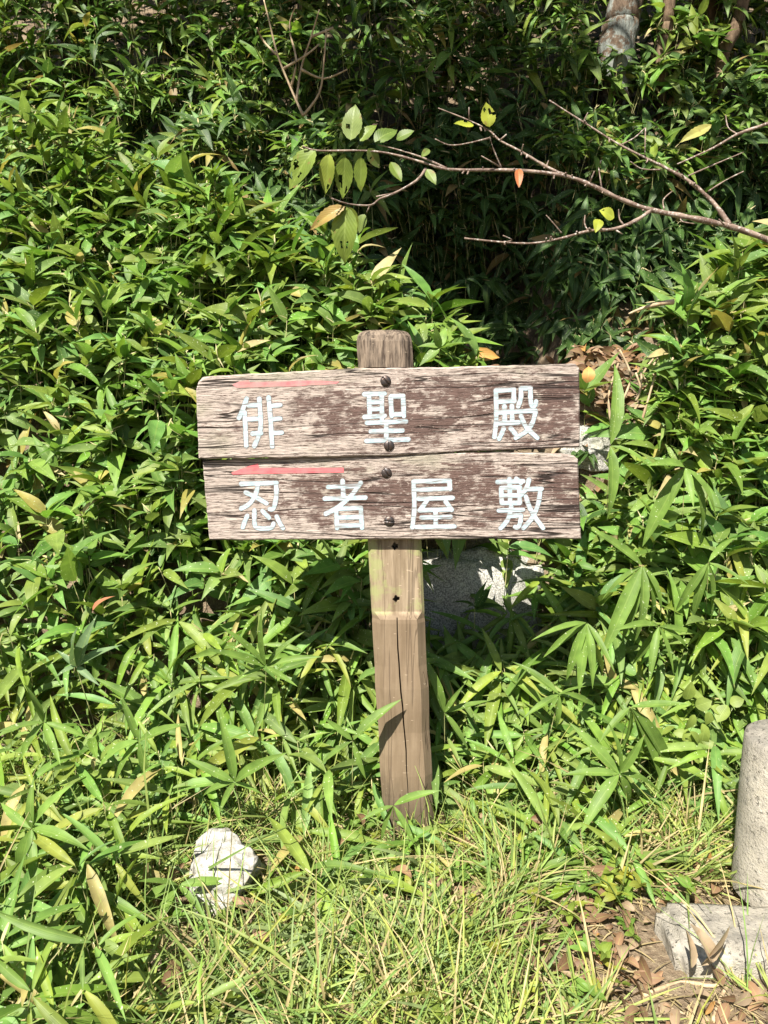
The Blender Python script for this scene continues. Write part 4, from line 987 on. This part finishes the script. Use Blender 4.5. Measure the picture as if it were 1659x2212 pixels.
while k < 520:
    x = random.uniform(-1.1, 1.0); y = random.uniform(1.0, 1.95)
    if .45 < x and y < 1.4 and random.random() < .85: continue
    if (x - bx) ** 2 + (y - 1.5) ** 2 < .2 ** 2: continue
    base = Vector((x, y, ground(x, y) + random.uniform(.01, .06))); k += 1
    b = random.uniform(.8, 1.25); yl = random.random() ** 3
    for j in range(random.randint(3, 6)):
        a = random.uniform(0, 6.28); d = Vector((math.cos(a), math.sin(a), random.uniform(.1, .7)))
        wl.append(('oval', random.randrange(4), leaf_matrix(base, d, UPV + rv(.25), random.uniform(.018, .042), random.uniform(.010, .018)), ((.11 + .16 * yl) * b, (.20 + .06 * yl) * b, .035 * b)))
for i in range(6):     # yellowing creeper leaves beside the bollard
    p = at(1490 + random.uniform(-50, 70), 1570 + random.uniform(-50, 60), 1.85)
    for j in range(4): a = random.uniform(0, 6.28); wl.append(('oval', random.randrange(4), leaf_matrix(p + rv(.02), Vector((math.cos(a), -.3, math.sin(a))), Vector((0, -.7, .6)) + rv(.25), random.uniform(.035, .06), random.uniform(.026, .04)), (.19, .25, .05)))
tag(link('weeds', mass(wl, 'weeds'), M['grass']), 'small round-leaved weeds growing through the grass', 'weeds', kind='stuff')

def dead_tint():
    r = random.random()
    if r < .4: b = random.uniform(.8, 1.3); return (.20 * b, .115 * b, .070 * b)
    if r < .75: b = random.uniform(.7, 1.2); return (.25 * b, .175 * b, .12 * b)
    return (.14, .075, .045) if r < .97 else (.30, .155, .05)
def dead_leaf(p, L, tilt=.5):
    a = random.uniform(0, 6.28); d = Vector((math.cos(a), math.sin(a), random.gauss(.1, .18)))
    return ('dead', random.randrange(5), leaf_matrix(p, d, UPV + rv(tilt) + Vector((0, -.3, 0)), L, L * random.uniform(.28, .44)), dead_tint())
def litter(n, xr, yr, Lr, lift, cond=lambda x, y: True):
    out = []
    while len(out) < n:
        x = random.uniform(*xr); y = random.uniform(*yr)
        if cond(x, y): out.append(dead_leaf(Vector((x, y, ground(x, y) + random.uniform(*lift))), random.uniform(*Lr)))
    return out
def thing_leaves(lv, label, group):
    for st, k, m, t in lv: tag(put_leaf(None, st, k, m, t, 'dead_o', 'fallen_leaf'), label, 'leaf', group)
front = lambda x, y: (x - bx) ** 2 + (y - 1.475) ** 2 > .15 ** 2 and not (x > .53 and 1.24 < y < 1.35)
thing_leaves(litter(150, (.10, .95), (2.70, 3.28), (.06, .11), (.01, .05)), 'brown fallen leaf in the litter behind the boards', 'fallen leaves on the litter shelf')
thing_leaves(litter(110, (.25, 1.0), (1.02, 1.68), (.03, .075), (.008, .03), front), 'brown fallen leaf on the soil around the bollard footing', 'fallen leaves by the bollard')
thing_leaves(litter(28, (-.9, .4), (1.1, 1.75), (.05, .09), (.02, .07)), 'brown fallen leaf caught in the grass before the sign', 'fallen leaves in the grass')
for (px, py, L, ang, y) in ((1495, 2090, .085, .3, 1.22), (1515, 2085, .095, -.5, 1.22), (1545, 2075, .10, .9, 1.22)):
    p = at(px, py, y); d = Vector((math.sin(ang) * -.8, .1, .8))
    tag(put_leaf(None, 'dead', 1, leaf_matrix(p, d, Vector((.4, -1, .3)), L, L * .36), (.36, .27, .19), 'dead_o', 'fallen_leaf'), 'curled pale dead leaf propped against the concrete footing', 'leaf', 'curled leaves against the footing')
p = at(200, 1318, 1.86); tag(put_leaf(None, 'dead', 0, leaf_matrix(p, Vector((.7, 0, .5)), Vector((-.3, -.8, .5)), .075, .022), (.30, .11, .06), 'dead_o', 'fallen_leaf'), 'single red-brown leaf caught on the bush below the board ends', 'leaf')
p = at(1040, 778, 2.72); tag(put_leaf(None, 'dead', 3, leaf_matrix(p + Vector((-.06, 0, -.01)), Vector((1, 0, .15)), Vector((0, -.8, .6)), .13, .06), (.42, .22, .06), 'dead_o', 'fallen_leaf'), 'large orange-brown leaf on the litter right above the upper board', 'leaf')
p = at(1268, 808, 2.5); tag(put_leaf(None, 'dead', 2, leaf_matrix(p + Vector((0, 0, -.03)), Vector((.1, 0, 1)), Vector((0, -.9, .3)), .065, .045), (.40, .20, .06), 'dead_o', 'fallen_leaf'), 'round orange-brown leaf at the tip of the upper board', 'leaf')
rest = litter(1500, (-.2, 1.5), (2.55, 3.5), (.05, .10), (.0, .03)) + litter(1000, (.15, 1.2), (.9, 1.8), (.015, .055), (.002, .012), front) + litter(350, (-1.2, .5), (1.0, 2.2), (.03, .07), (.002, .02))
tag(link('leaf_litter', mass(rest, 'leaf_litter'), M['dead_s']), 'brown leaf litter carpeting the soil under the plants', 'litter', kind='stuff')
